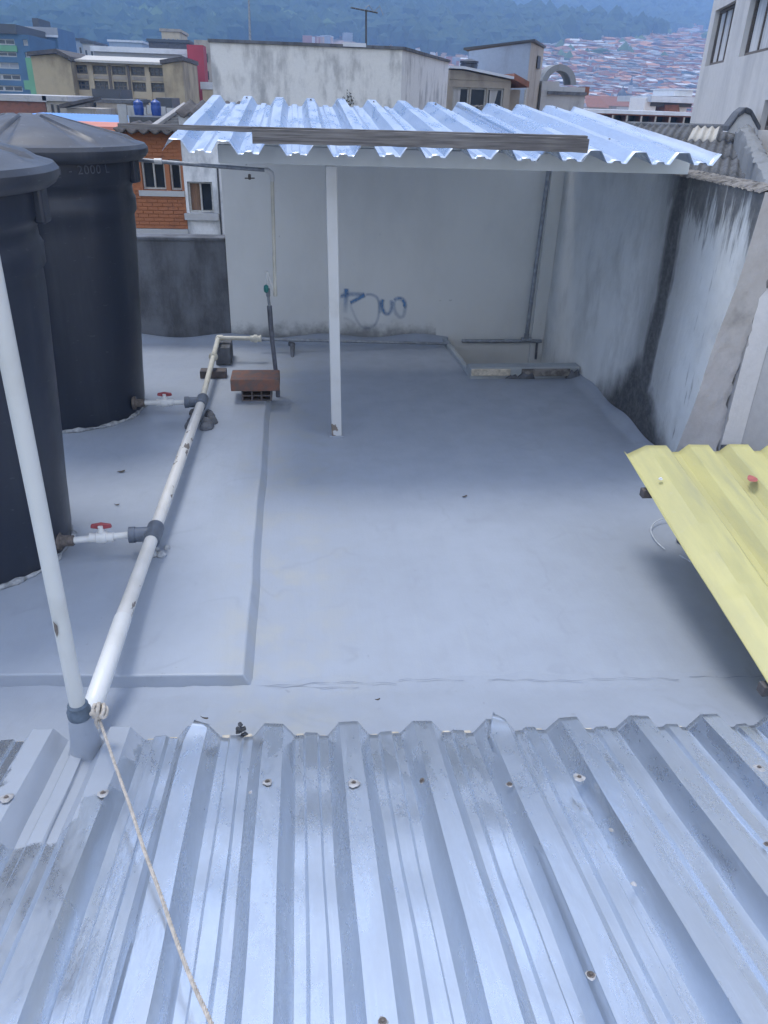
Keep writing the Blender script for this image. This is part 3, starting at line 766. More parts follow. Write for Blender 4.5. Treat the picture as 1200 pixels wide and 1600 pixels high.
sy = by + .235
sb = aty(434, 607, sy); s1 = aty(424, 520, sy); s2 = aty(421, 478, sy); s3 = aty(419, 462, sy); s4 = aty(416, 425, sy)
sp = thing('standpipe', 'thin dark upright standpipe with a green tap behind the stacked bricks', 'standpipe', (sb[0], sy, .0))
mb = MB(); mb.tube([sb + [0, 0, -.12], sb, s1], .0165, 12); mb.tube([s1 + [.004, 0, -.03], s1, s2], .0185, 12); mb.build('riser', M['darkpipe'], sp, smooth=True)
mb = MB(); mb.tube([s2, s3], .010, 10); mb.lathe(s3, [(.010, -.01), (.016, 0), (.016, .05), (.010, .055)], 10); mb.build('tap_body', M['steelpipe'], sp, smooth=True)
mb = MB(); g = aty(416, 450, sy) - [0, .02, 0]; mb.lathe(g, [(.006, -.03), (.017, -.02), (.019, 0), (.017, .018), (.006, .028)], 10); mb.build('tap_handle', M['green'], sp, smooth=True)
h0 = aty(417, 424, sy); h1 = aty(430, 462, sy)
mb = MB(); mb.tube([s3 + [0, 0, .05], h0 - [.002, 0, .02], h0, h0 + [.004, 0, -.004], lerp(h0, h1, .45), h1], .0095, 10); mb.build('hose', M['pvc_clean'], sp, smooth=True, angle=70)
tk = aty(226, 250, T2[1] + .2)
fp = thing('feed_pipe', 'thin white pipe running from the far tank lid and dropping before the back wall', 'pipe', tk)
f0 = aty(229, 250, sy); f1 = aty(418, 266, sy); f2 = aty(425, 276, sy); f3 = aty(430, 459, sy)
mb = MB(); mb.tube([f0 + [-.05, 0, 0], lerp(f0, f1, .5) + [0, 0, -.003], f1], .0125, 12); mb.build('run', M['steelpipe'], fp, smooth=True)
mb = MB(); mb.tube([f1 - [.02, 0, 0], f1, lerp(f1, f2, .6) + [.008, 0, .006], f2, f2 - [0, 0, .03]], .0165, 12); mb.build('elbow', M['pvc_clean'], fp, smooth=True, angle=60)
mb = MB(); mb.tube([f2, f3], .0125, 12); mb.lathe(f3, [(.013, .06), (.015, .05), (.015, -.012), (.012, -.018)], 12); mb.build('drop', M['pvc_cream'], fp, smooth=True)
cpl = aty(247, 252, sy); mb = MB(); mb.lathe(cpl, [(.013, -.025), (.018, -.024), (.018, .024), (.013, .025)], 12, (1, 0, 0)); mb.build('coupling', M['pvc_clean'], fp, smooth=True)
tp = aty(390, 277, sy)
mb = MB(); mb.lathe(tp + [0, -.005, -.014], [(.007, 0), (.010, .004), (.010, .03), (.006, .034)], 10); mb.tube([tp + [-.032, -.01, -.006], tp + [.034, -.01, -.004]], .004, 6); mb.build('tap', M['iron'], fp, smooth=True)
g0 = aty(409, 530, 6.85); g1 = aty(700, 537, 7.0)
mb = MB(); mb.tube([g0 + [-.03, 0, 0], lerp(g0, g1, .5), g1], .014, 10); tag(mb.build('wall_foot_pipe', M['steelpipe'], loc=g0, smooth=True), 'grey pipe lying along the foot of the shed back wall', 'pipe')
mb = MB(); a = aty(452, 537, 6.9); mb.tube([a, a + [.03, -.02, 0], aty(457, 560, 6.7), aty(460, 568, 6.6)], [.022, .025, .014, .01], 8)
tag(mb.build('pipe_stub', M['mortar'], loc=a, smooth=True), 'short capped stub leaning at the back wall foot right of the standpipe', 'pipe')

# ------------------------------------------------------------------ shed: walls, ledge, canopy
BW = 7.24
wl_ = aty(352, 375, BW)[0]
bwall = thing('back_wall', 'grey painted back wall under the canopy with blue graffiti', 'wall', (wl_, BW, 0))
mb = MB(); mb.box((wl_, BW, -.7), (2.38, BW+.18, 1.955)); mb.build('render', M['shed_wall'], bwall)
mb = MB(); mb.box((2.255, BW-.035, -.7), (2.378, BW-.001, 1.94)); mb.build('pilaster', M['shed_wall'], bwall)
STROKES = [([(275,135),(272,190),(270,250),(266,330),(264,400)], 24, .9, .25), ([(215,215),(250,205),(300,198),(400,198),(470,200)], 22, .55, .55),
    ([(470,200),(540,202),(590,230),(612,280),(618,350),(608,430),(570,515),(495,552),(430,530),(380,460),(345,385),(318,315),(312,290)], 15, .5, .3),
    ([(312,290),(345,272),(390,248),(430,225),(470,205)], 20, .75, .85), ([(240,445),(300,460),(340,490),(372,522)], 16, .25, .25),
    ([(656,245),(646,290),(650,340),(668,385),(698,405),(726,388),(742,345),(745,300),(740,250)], 19, .8, .5), ([(632,260),(628,330),(624,400)], 22, .5, .3),
    ([(772,265),(795,246),(825,240),(855,250),(878,280),(884,315),(868,330)], 20, .6, .85), ([(772,265),(768,330),(785,385),(812,420),(840,438),(868,420),(882,375),(888,315)], 20, .45, .45), ([(220,205),(228,225),(232,240)], 24, .5, .3)]
mb = MB(); att = []; q = 0
for si, (S, wpx, i0, i1) in enumerate(STROKES):
    P = [aty(500 + a/6.667, 430 + b/6.667, BW) for a, b in S]; P = smoothpath(P, 8); n = len(P)
    wr = wpx / 6.667 * 7.6 / F * 1.5
    for i, p in enumerate(P):
        t = P[min(i+1, n-1)] - P[max(i-1, 0)]; t[1] = 0; t /= np.linalg.norm(t); s_ = np.array([-t[2], 0, t[0]])
        k = (i0 + (i1-i0)*i/(n-1)) * min(1, (i+1)/3, (n-i)/3)
        for jj, c in ((-1, 0), (-.45, .75), (0, 1), (.45, .75), (1, 0)):
            v = p + s_*wr*jj; v[1] = BW - .0015 - .0004*si; mb.v.append(tuple(v)); att.append(k*c)
    for i in range(n-1):
        for jj in range(4): b_ = q + i*5 + jj; mb.f.append((b_, b_+1, b_+6, b_+5)); mb.m.append(0)
    q += n*5
mb.attr['spray'] = att
mb.build('graffiti', M['spray'], bwall)

WX = 2.38
swall = thing('side_wall', 'tall white side wall with black mould streak and broken raw end', 'wall', (WX, 4.3, 0))
prof = [(7.24, 1.70), (5.15, 1.705), (4.95, 1.69), (4.6, 1.70), (4.3, 1.70), (4.05, 1.69), (3.99, 1.69)]
mb = MB(); rr = random.Random(3)
zs = np.linspace(-.7, 1.69, 52)
def endY(z): return 3.985 + .30*max(0, min(1.4, (1.69-z)/1.6))**1.2 + .006*math.sin(z*9)
inner_top = prof
# inner face strip grid: along Y from end edge to back
NY = 40
vv = []
for z in zs:
    for i in range(NY+1):
        ye = endY(z); y = ye + (7.24-ye)*(i/NY); vv.append((WX + .004*math.sin(z*6+y*3) + .003*math.sin(y*11), y, z))
mb.mi = 0; mb.add(vv, [(j*(NY+1)+i, j*(NY+1)+i+1, (j+1)*(NY+1)+i+1, (j+1)*(NY+1)+i) for j in range(len(zs)-1) for i in range(NY)])
mb.mi = 1; vv = []                                     # raw broken end
NE = 8
for j, z in enumerate(zs):
    ye = endY(z); yo = 4.13 + .05*math.sin(z*3) 
    for i in range(NE+1):
        t = i/NE; jag = rr.uniform(-.012, .012) if 0 < i else 0
        xx = WX + .215*t + (rr.uniform(-.018, .018) if i == NE else rr.uniform(-.004, .004) if i else 0) + (.004*math.sin(z*6+ye*3) + .003*math.sin(ye*11) if i == 0 else 0)
        vv.append((xx, ye + (yo-ye)*t + jag, z))
mb.add(vv, [(j*(NE+1)+i, j*(NE+1)+i+1, (j+1)*(NE+1)+i+1, (j+1)*(NE+1)+i) for j in range(len(zs)-1) for i in range(NE)])
b0 = len(mb.v)                                         # outer face and back
mb.add([(WX+.215, 4.15, -.1), (WX+.215, 7.24, -.1), (WX+.215, 7.24, 1.69), (WX+.215, 4.15, 1.69)], [(0, 1, 2, 3)])
mb.build('render', [M['side_wall'], M['concrete']], swall, smooth=True, angle=35)
mb = MB(); vv = []; NX2, NY2 = 10, 120                 # rough mortar coping
for j in range(NY2+1):
    for i in range(NX2+1):
        t = i/NX2; y = 3.985 + (5.3-3.985)*j/NY2; e = math.sin(math.pi*t)**.5
        ye = y if j else y + .01
        vv.append((WX - .012 + .235*t + rr.uniform(-.006, .006), ye + (.15*t if j == 0 else 0) + rr.uniform(-.006, .006), 1.685 + .022*e + .006*e*math.sin(y*13+i) + rr.uniform(-.005, .005)))
mb.add(vv, [(j*(NX2+1)+i, j*(NX2+1)+i+1, (j+1)*(NX2+1)+i+1, (j+1)*(NX2+1)+i) for j in range(NY2) for i in range(NX2)])
mb.build('coping', M['coping'], swall)

lx0, lx1 = onz(737, 576, .1)[0], 2.372               # low broken upstand round the pit in the corner
ly = 6.08
led = thing('pit_upstand', 'low broken concrete upstand round a pit in the back right corner of the shed', 'upstand', (lx0, ly, 0))
mb = MB()
mb.prism([(lx0, ly, -.03), (lx1, ly+.03, -.03), (lx1, ly+.15, -.03), (lx0-.005, ly+.13, -.03)], (0, 0, .125)); mb.build('front_bar', M['ledge'], led, bevel=.01)
mb = MB(); mb.prism([(lx0-.004, ly+.132, -.03), (lx0+.035, ly+.132, -.03), (lx0+.0, 7.235, -.03), (lx0-.05, 7.235, -.03)], (0, 0, .072)); mb.build('side_bar', M['ledge'], led, bevel=.012)
mb = MB(); mb.box((lx0+.004, ly-.018, .03), (lx0+.34, ly-.001, .090)); mb.build('render_face', M['fill'], led, bevel=.008)
mb = MB(); mb.box((lx0+.44, ly-.008, .02), (lx0+.86, ly+.016, .085)); mb.build('brick_face', M['coping'], led, bevel=.008)
for (a, b, hh) in ((lx0+.30, lx0+.42, .04), (lx0+.40, lx0+.56, .062), (lx1-.13, lx1-.0, .085)):
    mb = MB(); mb.prism([(a, ly-.012, .0), (b, ly-.012, .0), (b-.03, ly-.02, hh), (b-.06, ly-.02, hh*.6), (a+.05, ly-.02, hh*.9)], (0, .035, 0)); mb.build('broken_chunk', M['mortar'], led, bevel=.006)

w0 = aty(722, 533, 7.16); w1 = aty(846, 533, 7.16); w2 = aty(822, 531, 7.16); w3 = aty(856, 276, 7.16)
dp = thing('drain_pipe', 'grey pipes against the back wall in the right corner, one upright one level', 'pipe', w2)
mb = MB(); mb.tube([w2, lerp(w2, w3, 1.25)], .020, 12); mb.build('upright', M['steelpipe'], dp, smooth=True)
mb = MB(); mb.tube([w0, w1], .018, 12); mb.build('level_run', M['steelpipe'], dp, smooth=True)
mb = MB(); mb.lathe(w2 + [-.05, 0, 0], [(.018, 0), (.025, .002), (.025, .10), (.018, .102)], 12, (1, 0, 0)); mb.lathe(w2, [(.022, 0), (.025, .003), (.025, .06), (.019, .062)], 12); mb.build('tee', M['steelpipe'], dp, smooth=True)
mb = MB(); e1 = aty(838, 545, 7.16); mb.tube([w1 - [.04, 0, 0], e1 + [0, 0, .03], aty(837, 561, 7.16)], .012, 8); mb.build('spur', M['darkpipe'], dp, smooth=True)

# canopy
can = thing('canopy', 'lean-to canopy of bright zinc sheets on a white post and beam', 'canopy', (.25, 4.9, 0))
CX0 = -.372
CZ0, CZ1, CY0, CY1 = 1.772, 1.965, 4.46, 7.12
CSL = (CZ1 - CZ0) / (6.95 - CY0)
def can_z(y): return CZ0 + CSL * (y - CY0)
for si, (k0, k1, first, last) in enumerate(((-1, 3, -.068, .034), (3, 7, -.05, .034), (7, 11, -.05, .0))):
    prof = sheet_profile(k0, k1, CX0, .2502, [(a*1.0, h) for a, h in UNIT[:-1]] + [(.1795, 0)], first, last)
    mb = MB(); rows = 40; n = len(prof)
    for j in range(rows+1):
        t = j/rows
        for i, (x, h) in enumerate(prof):
            jit = .012*math.sin(si*2.3+1) + .006*math.sin(x*9) + .02*(si == 1)
            y0 = CY0 + jit; y = y0 + (CY1 + jit*.6 - y0)*t
            sag = .007*math.sin(max(0, 1-(y-y0)/.35)*3)*math.sin(x*25+si)*(1-t)**6
            mb.v.append((x + .002*math.sin(y*3+i), y, can_z(y) + h*.060 + .003*si + sag + wob(x*2, y*1.3, .0016, si+4)))
    mb.f = [(j*n+i, j*n+i+1, (j+1)*n+i+1, (j+1)*n+i) for j in range(rows) for i in range(n-1)]; mb.m = [0]*len(mb.f)
    mb.build('zinc_sheet', M['galv_new'], can, solid=.0012, smooth=True, angle=24)
bl, brr = aty(352, 262, 4.9), aty(1036, 270, 4.9)
mb = MB(); mb.box((-.44, 4.87, 1.70), (2.379, 4.925, 1.796)); mb.build('beam', M['beam'], can, bevel=.004)
mb = MB(); mb.box((-.44, 6.9, 1.87), (2.379, 6.95, 1.955)); mb.build('rear_purlin', M['beam'], can, bevel=.004)
pf = onz(526, 681, 0); pt_ = aty(517, 266, 4.9)
mb = MB(); mb.prism([(pf[0]-.034, 4.868, 0), (pf[0]+.034, 4.868, 0), (pf[0]+.034, 4.936, 0), (pf[0]-.034, 4.936, 0)], (pt_[0]-pf[0], 0, 1.699)); post = mb.build('post', M['post'], can, bevel=.006)
mb = MB(); mb.box((pf[0]-.05, 4.852, .001), (pf[0]+.05, 4.952, .008)); mb.build('base_plate', M['slab'], post, bevel=.002)
for (k, y) in [(k, y) for k in range(0, 11) for y in (4.95, 6.9)]:
    if k % 2 == (y > 5): continue
    mb = MB(); mb.lathe((CX0 + k*.2502, y, can_z(y) + .062), [(.010, 0), (.010, .003), (.006, .004), (.006, .010)], 8); mb.build('screw', M['iron'], can)

# two weathered boards lying on the canopy
def can_hit(px, py, h):
    d = ray(px, py); t = (CZ0 - CSL*CY0 + h - H) / (d[2] - CSL*d[1]); return CAM + d*t
hb_ = .066
a0, a1 = can_hit(395, 227, hb_), can_hit(921, 234, hb_)
Yb = (a0[1] + a1[1]) / 2
def board(name, label, px0, px1, Y, th, dp_, bow, z_at, taper=0):
    xa, xb = aty(px0, 215, Y)[0], aty(px1, 215, Y)[0]
    mb = MB(); n = 40
    for i in range(n+1):
        t = i/n; x = xa + (xb-xa)*t; z = z_at + bow*(4*t*(1-t)) ; h = th*(1 - taper*(1-t))
        yy = Y + .006*math.sin(t*5)
        w = .0015*math.sin(i*1.7) 
        mb.v += [(x, yy, z+w), (x, yy+dp_, z), (x, yy+dp_, z+h), (x, yy, z+h+w)]
    mb.f = [(4*i+k, 4*i+(k+1) % 4, 4*i+4+(k+1) % 4, 4*i+4+k) for i in range(n) for k in range(4)] + [(0, 3, 2, 1), (4*n, 4*n+1, 4*n+2, 4*n+3)]
    mb.m = [0]*len(mb.f)
    return tag(mb.build(name, M['wood'], loc=(xa, Y, z_at), bevel=.002), label, 'board')
zc = can_z(Yb) + .0615
board('wood_plank', 'thick weathered grey plank lying across the canopy sheets', 394, 921, Yb, .068, .03, .004, zc)
board('wood_batten', 'long thin weathered batten behind the plank, overhanging the canopy on the left', 186, 918, Yb + .038, .030, .045, -.0, zc + .052, .25)
zsup = can_z(Yb + .04) + .052
for px in (430, 690, 890):
    pass

# ------------------------------------------------------------------ yellow lean-to on the right
YS = (.5 - .262) / (3.41 - 1.98)
def yz(y): return .5 + YS*(y - 3.41)
yel = thing('yellow_roof', 'yellow ribbed metal sheet roof sloping in from the right edge', 'sheet roof', (1.64, 3.41, 0))
yu = [(-.052, 1), (.052, 1), (.093, 0), (.127, 0)]
pts = [(1.628, .35), (1.640, 0), (1.690, .12)]
x0 = 1.793
pts = [(1.622, .012), (1.640, -.004)]
for k in range(6):
    for a, h in yu: pts.append((x0 + .2205*k + a, h*.040))
pts[2] = (x0 - .055, .040)
rows = 40; n = len(pts); mb = MB()
for j in range(rows+1):
    y = 3.42 + (1.91 - 3.42)*j/rows
    for i, (x, h) in enumerate(pts):
        mb.v.append((x + .003*math.sin(y*4+i), y + .004*math.sin(x*30), yz(y) + h + wob(x*2, y*2, .0015, 9)))
mb.f = [(j*n+i, j*n+i+1, (j+1)*n+i+1, (j+1)*n+i) for j in range(rows) for i in range(n-1)]; mb.m = [0]*len(mb.f)
mb.build('yellow_sheet', M['yellow'], yel, solid=.0015, smooth=True, angle=22)
for (px, py) in ((1006, 764), (1196, 1062)):
    b_ = onplane(px, py, (1.62, 0, 0), np.array([1.0, 0, 0])); y = b_[1]
    mb = MB(); mb.box((1.612, y-.02, yz(y)-.048), (2.75, y+.02, yz(y)-.006)); mb.build('batten', M['brick_dark'], yel, bevel=.003)
for y in (3.2, 2.05):
    mb = MB(); mb.box((2.45, y-.03, 0), (2.51, y+.03, yz(y)-.05)); mb.build('leg', M['wood'], yel)
s_ = onplane(1032, 749, (0, 3.41, .54), np.array([0, -YS, 1.0])); mb = MB(); mb.lathe(s_, [(.010, 0), (.010, .004), (.005, .005), (.005, .010)], 10); mb.build('screw', M['pvc_clean'], yel)
s_ = onplane(1176, 750, (0, 3.41, .545), np.array([0, -YS, 1.0]))
mb = MB(); mb.grid(lambda u, v: s_ + np.array([.055*(u-.5), .035*(v-.5)*math.sin(math.pi*min(1, max(0, u*.9+.1)))*2 + .02*(u-.5), .004 + .006*math.sin(u*3)]), 10, 6)
tag(mb.build('fallen_petal', M['red_leaf'], loc=s_, smooth=True), 'faded red petal lying on the yellow sheet', 'petal')
c = onz(1078, 850, .012); mb = MB(); pts = []
for q in np.linspace(-2.6, 3.3, 60):
    pts.append((c[0] + .165*math.cos(q) + .02*math.sin(2*q), c[1] + .26*math.sin(q), .010 + .012*(1+math.sin(q*1.5))))
mb.tube(pts, .003, 7); tag(mb.build('cable_loop', M['cable'], loc=c, smooth=True), 'loop of pale cable on the floor under the yellow roof', 'cable')
c = onz(1055, 850, .0); mb = MB()
for i in range(5):
    mb.lathe((c[0]+.06+rnd.uniform(-.02, .06), c[1]+rnd.uniform(-.04, .04), .012), [(.03, -.012), (.034, 0), (.02, .014), (.004, .02)], 8)
tag(mb.build('mortar_lump', M['mortar'], loc=c, smooth=True), 'dark rubble lump inside the cable loop under the yellow roof', 'rubble')

# dry leaves and scraps on the painted floor
for i, (px, py, z, L, lab) in enumerate(((190, 738, .053, .045, 'curled dry leaf on the slab beside the far tank'), (183, 790, .053, .03, 'dark dry scrap on the slab above the near valve'),
        (320, 1124, .10, .03, 'tiny curled scrap on the kerb above the lifted sheet corner'), (726, 777, .002, .035, 'thin dry twig on the open middle of the floor'),
        (590, 1095, .085, .02, 'dark speck of grit on the kerb strip in the middle'))):
    c = onz(px, py, z); mb = MB(); a = rnd.uniform(-.5, .5)
    mb.grid(lambda u, v: c + np.array([(u-.5)*L*math.cos(a) - (v-.5)*L*.3*math.sin(math.pi*(u*.8+.1)), (u-.5)*L*math.sin(a) + (v-.5)*L*.35*math.sin(math.pi*(u*.8+.1)), .003 + .006*(2*u-1)**2 + .003*(2*v-1)**2]), 8, 4)
    tag(mb.build('dry_leaf', M['leaf'], loc=c, smooth=True), lab, 'leaf')

# ------------------------------------------------------------------ neighbours on the left
GZ = -9.0
dw = aty(285, 376, BW)
mb = MB(); mb.box((-3.6, BW, -.1), (wl_ - .004, BW+.16, dw[2])); 
nw = thing('boundary_wall', 'dark sooty boundary wall low behind the tanks, left of the canopy wall', 'wall', (-1.5, BW, 0))
mb.build('render', M['darkwall'], nw)
mb = MB(); mb.box((-3.6, BW-.015, dw[2]+.001), (wl_ - .004, BW+.18, dw[2]+.03)); mb.build('coping', M['darkwall'], nw, bevel=.008)

HY = 11.0
fa = Facade((0, HY, 0))
def rect(f, x0, y0, x1, y1):
    a = f.uz(x0, y1); b = f.uz(x1, y0); c = f.uz(x0, y0); d = f.uz(x1, y1)
    return ((a[0]+c[0])/2, (b[0]+d[0])/2, (a[1]+d[1])/2, (b[1]+c[1])/2)
house = thing('brick_house', 'red brick and stained white house with curtained window behind the far tank', 'house', (-2.4, HY, GZ))
ub0, ub1 = fa.uz(60, 280)[0], fa.uz(287, 280)[0]; uw1 = fa.uz(372, 280)[0]
zbr0, zbr1 = fa.uz(250, 357)[1], fa.uz(240, 206)[1]
wA, wB = rect(fa, 221, 250, 258, 297), rect(fa, 265, 249, 284, 298)
wB = (wB[0], ub1 - .03, wB[2], wB[3])
mb = MB(); fa.wall(mb, ub0, ub1, zbr0, zbr1, .2, [wA, wB]); bw_ = mb.build('brick_wall', M['house_brick'], house)
mb = MB(); bh, bl_ = .046, .13                         # courses of real bricks standing proud of the joints
rb = random.Random(5); j = 0; z = zbr0
u_start = fa.uz(170, 280)[0]
proto = {}
n_b = 0
while z + bh < zbr1:
    u = u_start + (j % 2) * bl_ * .5
    while u < ub1:
        a, b = u + .004, min(u + bl_ - .004, ub1 - .002)
        if b - a > .04 and not any(h[0]-.01 < b and a < h[1]+.01 and h[2]-.01 < z+bh and z < h[3]+.01 for h in (wA, wB)):
            if n_b < 300:
                key = round(b-a, 3)
                o_ = fa.pt(a, z+.004, .012)
                if key not in proto:
                    m_ = MB(); m_.obox((0, 0, 0), fa.U*(b-a), (0, 0, bh-.009), -fa.N*.014)
                    me = bpy.data.meshes.new('brick'); me.from_pydata(m_.v, [], m_.f); me.materials.append(M['house_brick']); proto[key] = me
                o = bpy.data.objects.new('brick', proto[key]); col.objects.link(o); o.parent = bw_
                o.location = o_ - ORG[house.name] + rb.uniform(-.003, .003)*fa.N; n_b += 1
            else: fa.ob(mb, a, b, z+.004, z+bh-.005, -.002, .012)
        u += bl_
    z += bh; j += 1
if mb.v: tag(mb.build('brick_courses', M['house_brick'], bw_), kind='stuff')
for h in (wA, wB): fa.window(house, h, .024, 1 if h is wA else 0, M['frame'], depth=.09)
mb = MB(); fa.ob(mb, wA[0]-.05, ub1-.002, wA[2]-.07, wA[2]-.004, -.05, .04); mb.build('sill', M['grey_conc'], house)
zb2 = fa.uz(250, 376)[1]
mb = MB(); fa.ob(mb, ub0, ub1, zb2-.3, zbr0-.003, -.2, .03); fa.ob(mb, ub0, ub1, GZ, zb2-.3, -.2, 0); mb.build('plinth', M['grey_conc'], house)
zw1 = fa.uz(310, 182)[1]; wC = rect(fa, 294, 284, 333, 333)
mb = MB(); fa.wall(mb, ub1+.002, uw1, GZ, zw1, .2, [wC]); mb.box((ub0, HY+.201, GZ), (uw1, HY+1.2, min(zw1, zbr1)-.05)); mb.build('white_wall', M['white_house'], house)
fa.window(house, wC, .026, 1, M['frame'], depth=.08, sill=True, curtain=[(.08, .48, 1.0)])
uc = fa.uz(342, 300)[0]; mb = MB(); mb.tube([fa.pt(uc, fa.uz(342, 372)[1], .02), fa.pt(uc+.004, fa.uz(340, 262)[1], .02)], .012, 6); mb.build('cable_run', M['metal_dark'], house)
# its roofs
def corrugated(mb, P0, U, nU, V, amp, pitch, length, rows=1, seg=6):   # wave sheet from P0: along U waves, down V
    U = np.array(U, float); U /= np.linalg.norm(U); V = np.array(V, float); N_ = np.cross(U, V); N_ /= np.linalg.norm(N_)
    if N_[2] < 0: N_ = -N_
    n = int(length/pitch*seg)
    def f(u, v): return np.array(P0) + U*length*u + V*v + N_*amp*math.cos(2*math.pi*length*u/pitch)
    mb.grid(f, n, rows)
ev0, ev1 = aty(178, 206, HY-.25), aty(291, 212, HY-.25); rg = aty(232, 191, HY+1.6)
mb = MB(); corrugated(mb, (ev0[0], HY-.25, zbr1+.02), (1, 0, 0), 0, np.array([.0, 1.85, rg[2]-zbr1-.02]), .025, .14, ev1[0]-ev0[0], 3); mb.build('tile_roof', M['tile_dark'], house, solid=.02, smooth=True)
ap = aty(289, 172, HY+1.3); bl0 = aty(239, 206, HY+.1); br0 = aty(290, 206, HY+.1); nt = 7
for i in range(nt):                                    # hip face: courses shortening towards the apex
    a, b = i/nt, (i+1)/nt
    q0, q1, q2, q3 = lerp(bl0, ap, a), lerp(br0, ap, a), lerp(br0, ap, b), lerp(bl0, ap, b)
    if i == nt-1: q2 = q2 + [.01, 0, 0]
    mb = MB(); mb.prism([q0 + [0, -.02, .02], q1 + [0, -.02, .02], q2 + [0, 0, -.01], q3 + [0, 0, -.01]], (0, .02, .03)); mb.build('roof_course', M['asbestos'], house)
mb = MB(); mb.tube([bl0 + [0, -.03, .05], ap + [0, -.03, .06]], .04, 6); mb.build('hip_cap', M['concrete'], house)
mb = MB(); corrugated(mb, fa.pt(ub1, zw1+.03, .18), (1, 0, 0), 0, np.array([0, 1.6, .12]), .03, .17, uw1-ub1, 2); mb.build('front_roof', M['tile_dark'], house, solid=.02, smooth=True)

def simple_block(name, label, cat, px0, px1, pyt, Y, depth, mat, zb=GZ, group=None, part='wall'):
    f = Facade((0, Y, 0)); pm = (px0+px1)/2
    u0, u1 = f.uz(px0, pyt)[0], f.uz(px1, pyt)[0]; z1 = f.uz(pm, pyt)[1]
    t = thing(name, label, cat, ((u0+u1)/2, Y, zb), group)
    return t, f, u0, u1, z1
def shell(t, f, u0, u1, z1, depth, mat, holes=(), th=.2, part='wall', zb=GZ):
    mb = MB(); f.wall(mb, u0, u1, zb, z1, th, holes); f.ob(mb, u0, u1, zb, z1 - .002, -depth, -th-.001); return mb.build(part, mat, t)
def cap(t, f, u0, u1, z1, h, depth, mat, over=.1, part='roof'):
    mb = MB(); f.ob(mb, u0-over, u1+over, z1+.003, z1+h, -depth-over, over); return mb.build(part, mat, t)

# blue roof, salmon wall, blue tanks
t, f, u0, u1, z1 = simple_block('salmon_house', 'low salmon painted wall under the sky blue roof, left of the brick house', 'house', 60, 206, 197, 19.5, 5, None)
shell(t, f, u0, u1, z1, 3, M['salmon'])
t, f, u0, u1, z1 = simple_block('blue_roofed_house', 'long sky blue metal roof beyond the tanks', 'house', -80, 202, 196, 21.8, 6, None)
shell(t, f, u0, u1, z1-.05, 6, M['grey_paint'])
za, zb_ = z1, aty(100, 178, 30)[2]
mb = MB(); n = 40
mb.grid(lambda u, v: (u0 + (u1-u0)*u, 21.6 + 8.4*v, za + (zb_-za)*v + .03*(1 if int(u*160) % 4 == 0 else 0)), 160, 4); mb.build('roof', M['blue_roof'], t, solid=.03)
t, f, u0, u1, z1 = simple_block('dark_roof_house', 'dark low house under the two blue tanks', 'house', 202, 262, 183, 16, 4, None)
shell(t, f, u0, u1, z1, 4, M['metal_dark'])
for (a, b) in ((209, 225), (236, 252)):
    c = aty((a+b)/2, 172, 17.2); r = (aty(b, 172, 17.2)[0] - aty(a, 172, 17.2)[0])/2; zt = aty((a+b)/2, 163, 17.2)[2]
    k = thing('blue_tank', ('left' if a < 220 else 'right') + ' one of two blue plastic tanks on the roofs behind the brick house', 'tank', (c[0], 17.2, z1), 'blue tanks on the roof')
    mb = MB(); mb.lathe((c[0], 17.2, z1), [(r*.9, 0), (r, .1), (r, (zt-z1)*.85), (r*.9, (zt-z1)*.93)], 20); mb.build('barrel', M['blue_tank'], k, smooth=True, angle=50)
    mb = MB(); mb.lathe((c[0], 17.2, z1 + (zt-z1)*.93), [(r*.95, 0), (r*.95, .05), (r*.3, .09), (.02, .1)], 20); mb.build('lid', M['blue_tank'], k, smooth=True)
t, f, u0, u1, z1 = simple_block('sheet_fence', 'grey sheet fence behind the two blue tanks', 'fence', 182, 274, 164, 18, .1, None)
for i in range(6):
    a = u0 + (u1-u0)*i/6; mb = MB(); f.ob(mb, a+.01, a+(u1-u0)/6-.01, aty(220, 184, 18)[2]-.5, z1 - .02*(i % 3), -.05, 0); mb.build('panel', M['grey_conc'], t)
t, f, u0, u1, z1 = simple_block('brown_brick_house', 'low brown brick house with pale roof edge in front of the ochre block', 'house', -20, 70, 158, 40, 6, None)
shell(t, f, u0, u1, z1, 6, M['tile_red']); cap(t, f, u0, u1, z1, .25, 6, M['concrete'])
t, f, u0, u1, z1 = simple_block('tan_annex', 'tan house with two narrow windows below the ochre gable', 'house', 71, 103, 158, 40, 6, None)
hs = [rect(f, 80, 163, 85, 179), rect(f, 89, 164, 94, 179)]
shell(t, f, u0, u1, z1, 6, M['tan'], hs); [f.window(t, h, .05, 0, M['frame_dark']) for h in hs]; cap(t, f, u0, u1, z1, .2, 6, M['concrete'])
t, f, u0, u1, z1 = simple_block('small_shed', 'small beige shed with sloping roof below the ochre facade', 'shed', 104, 150, 170, 38, 4, None)
shell(t, f, u0, u1, z1, 4, M['tan'])
mb = MB(); mb.prism([f.pt(u0-.2, z1, .3), f.pt(u1, z1+.35, .3), f.pt(u1, z1+.45, .3), f.pt(u0-.2, z1+.15, .3)], (0, 1.6, 0)); mb.build('roof', M['tile_dark'], t)
t, f, u0, u1, z1 = simple_block('roof_shelter', 'dark open roof shelter in front of the ochre windows', 'shelter', 143, 188, 139, 45, 5, None)
zb_ = aty(165, 160, 45)[2]
mb = MB(); f.ob(mb, u0, u1, z1-.5, z1, -3, 0); mb.build('roof', M['metal_dark'], t)
for u in (u0+.1, (u0+u1)/2, u1-.2): mb = MB(); f.ob(mb, u, u+.12, GZ, z1-.502, -.3, -.15); mb.build('post', M['metal_dark'], t)
t, f, u0, u1, z1 = simple_block('rough_shed', 'patched tan shed beside the dark shelter, below the ochre windows', 'shed', 150, 205, 161, 42, 5, None)
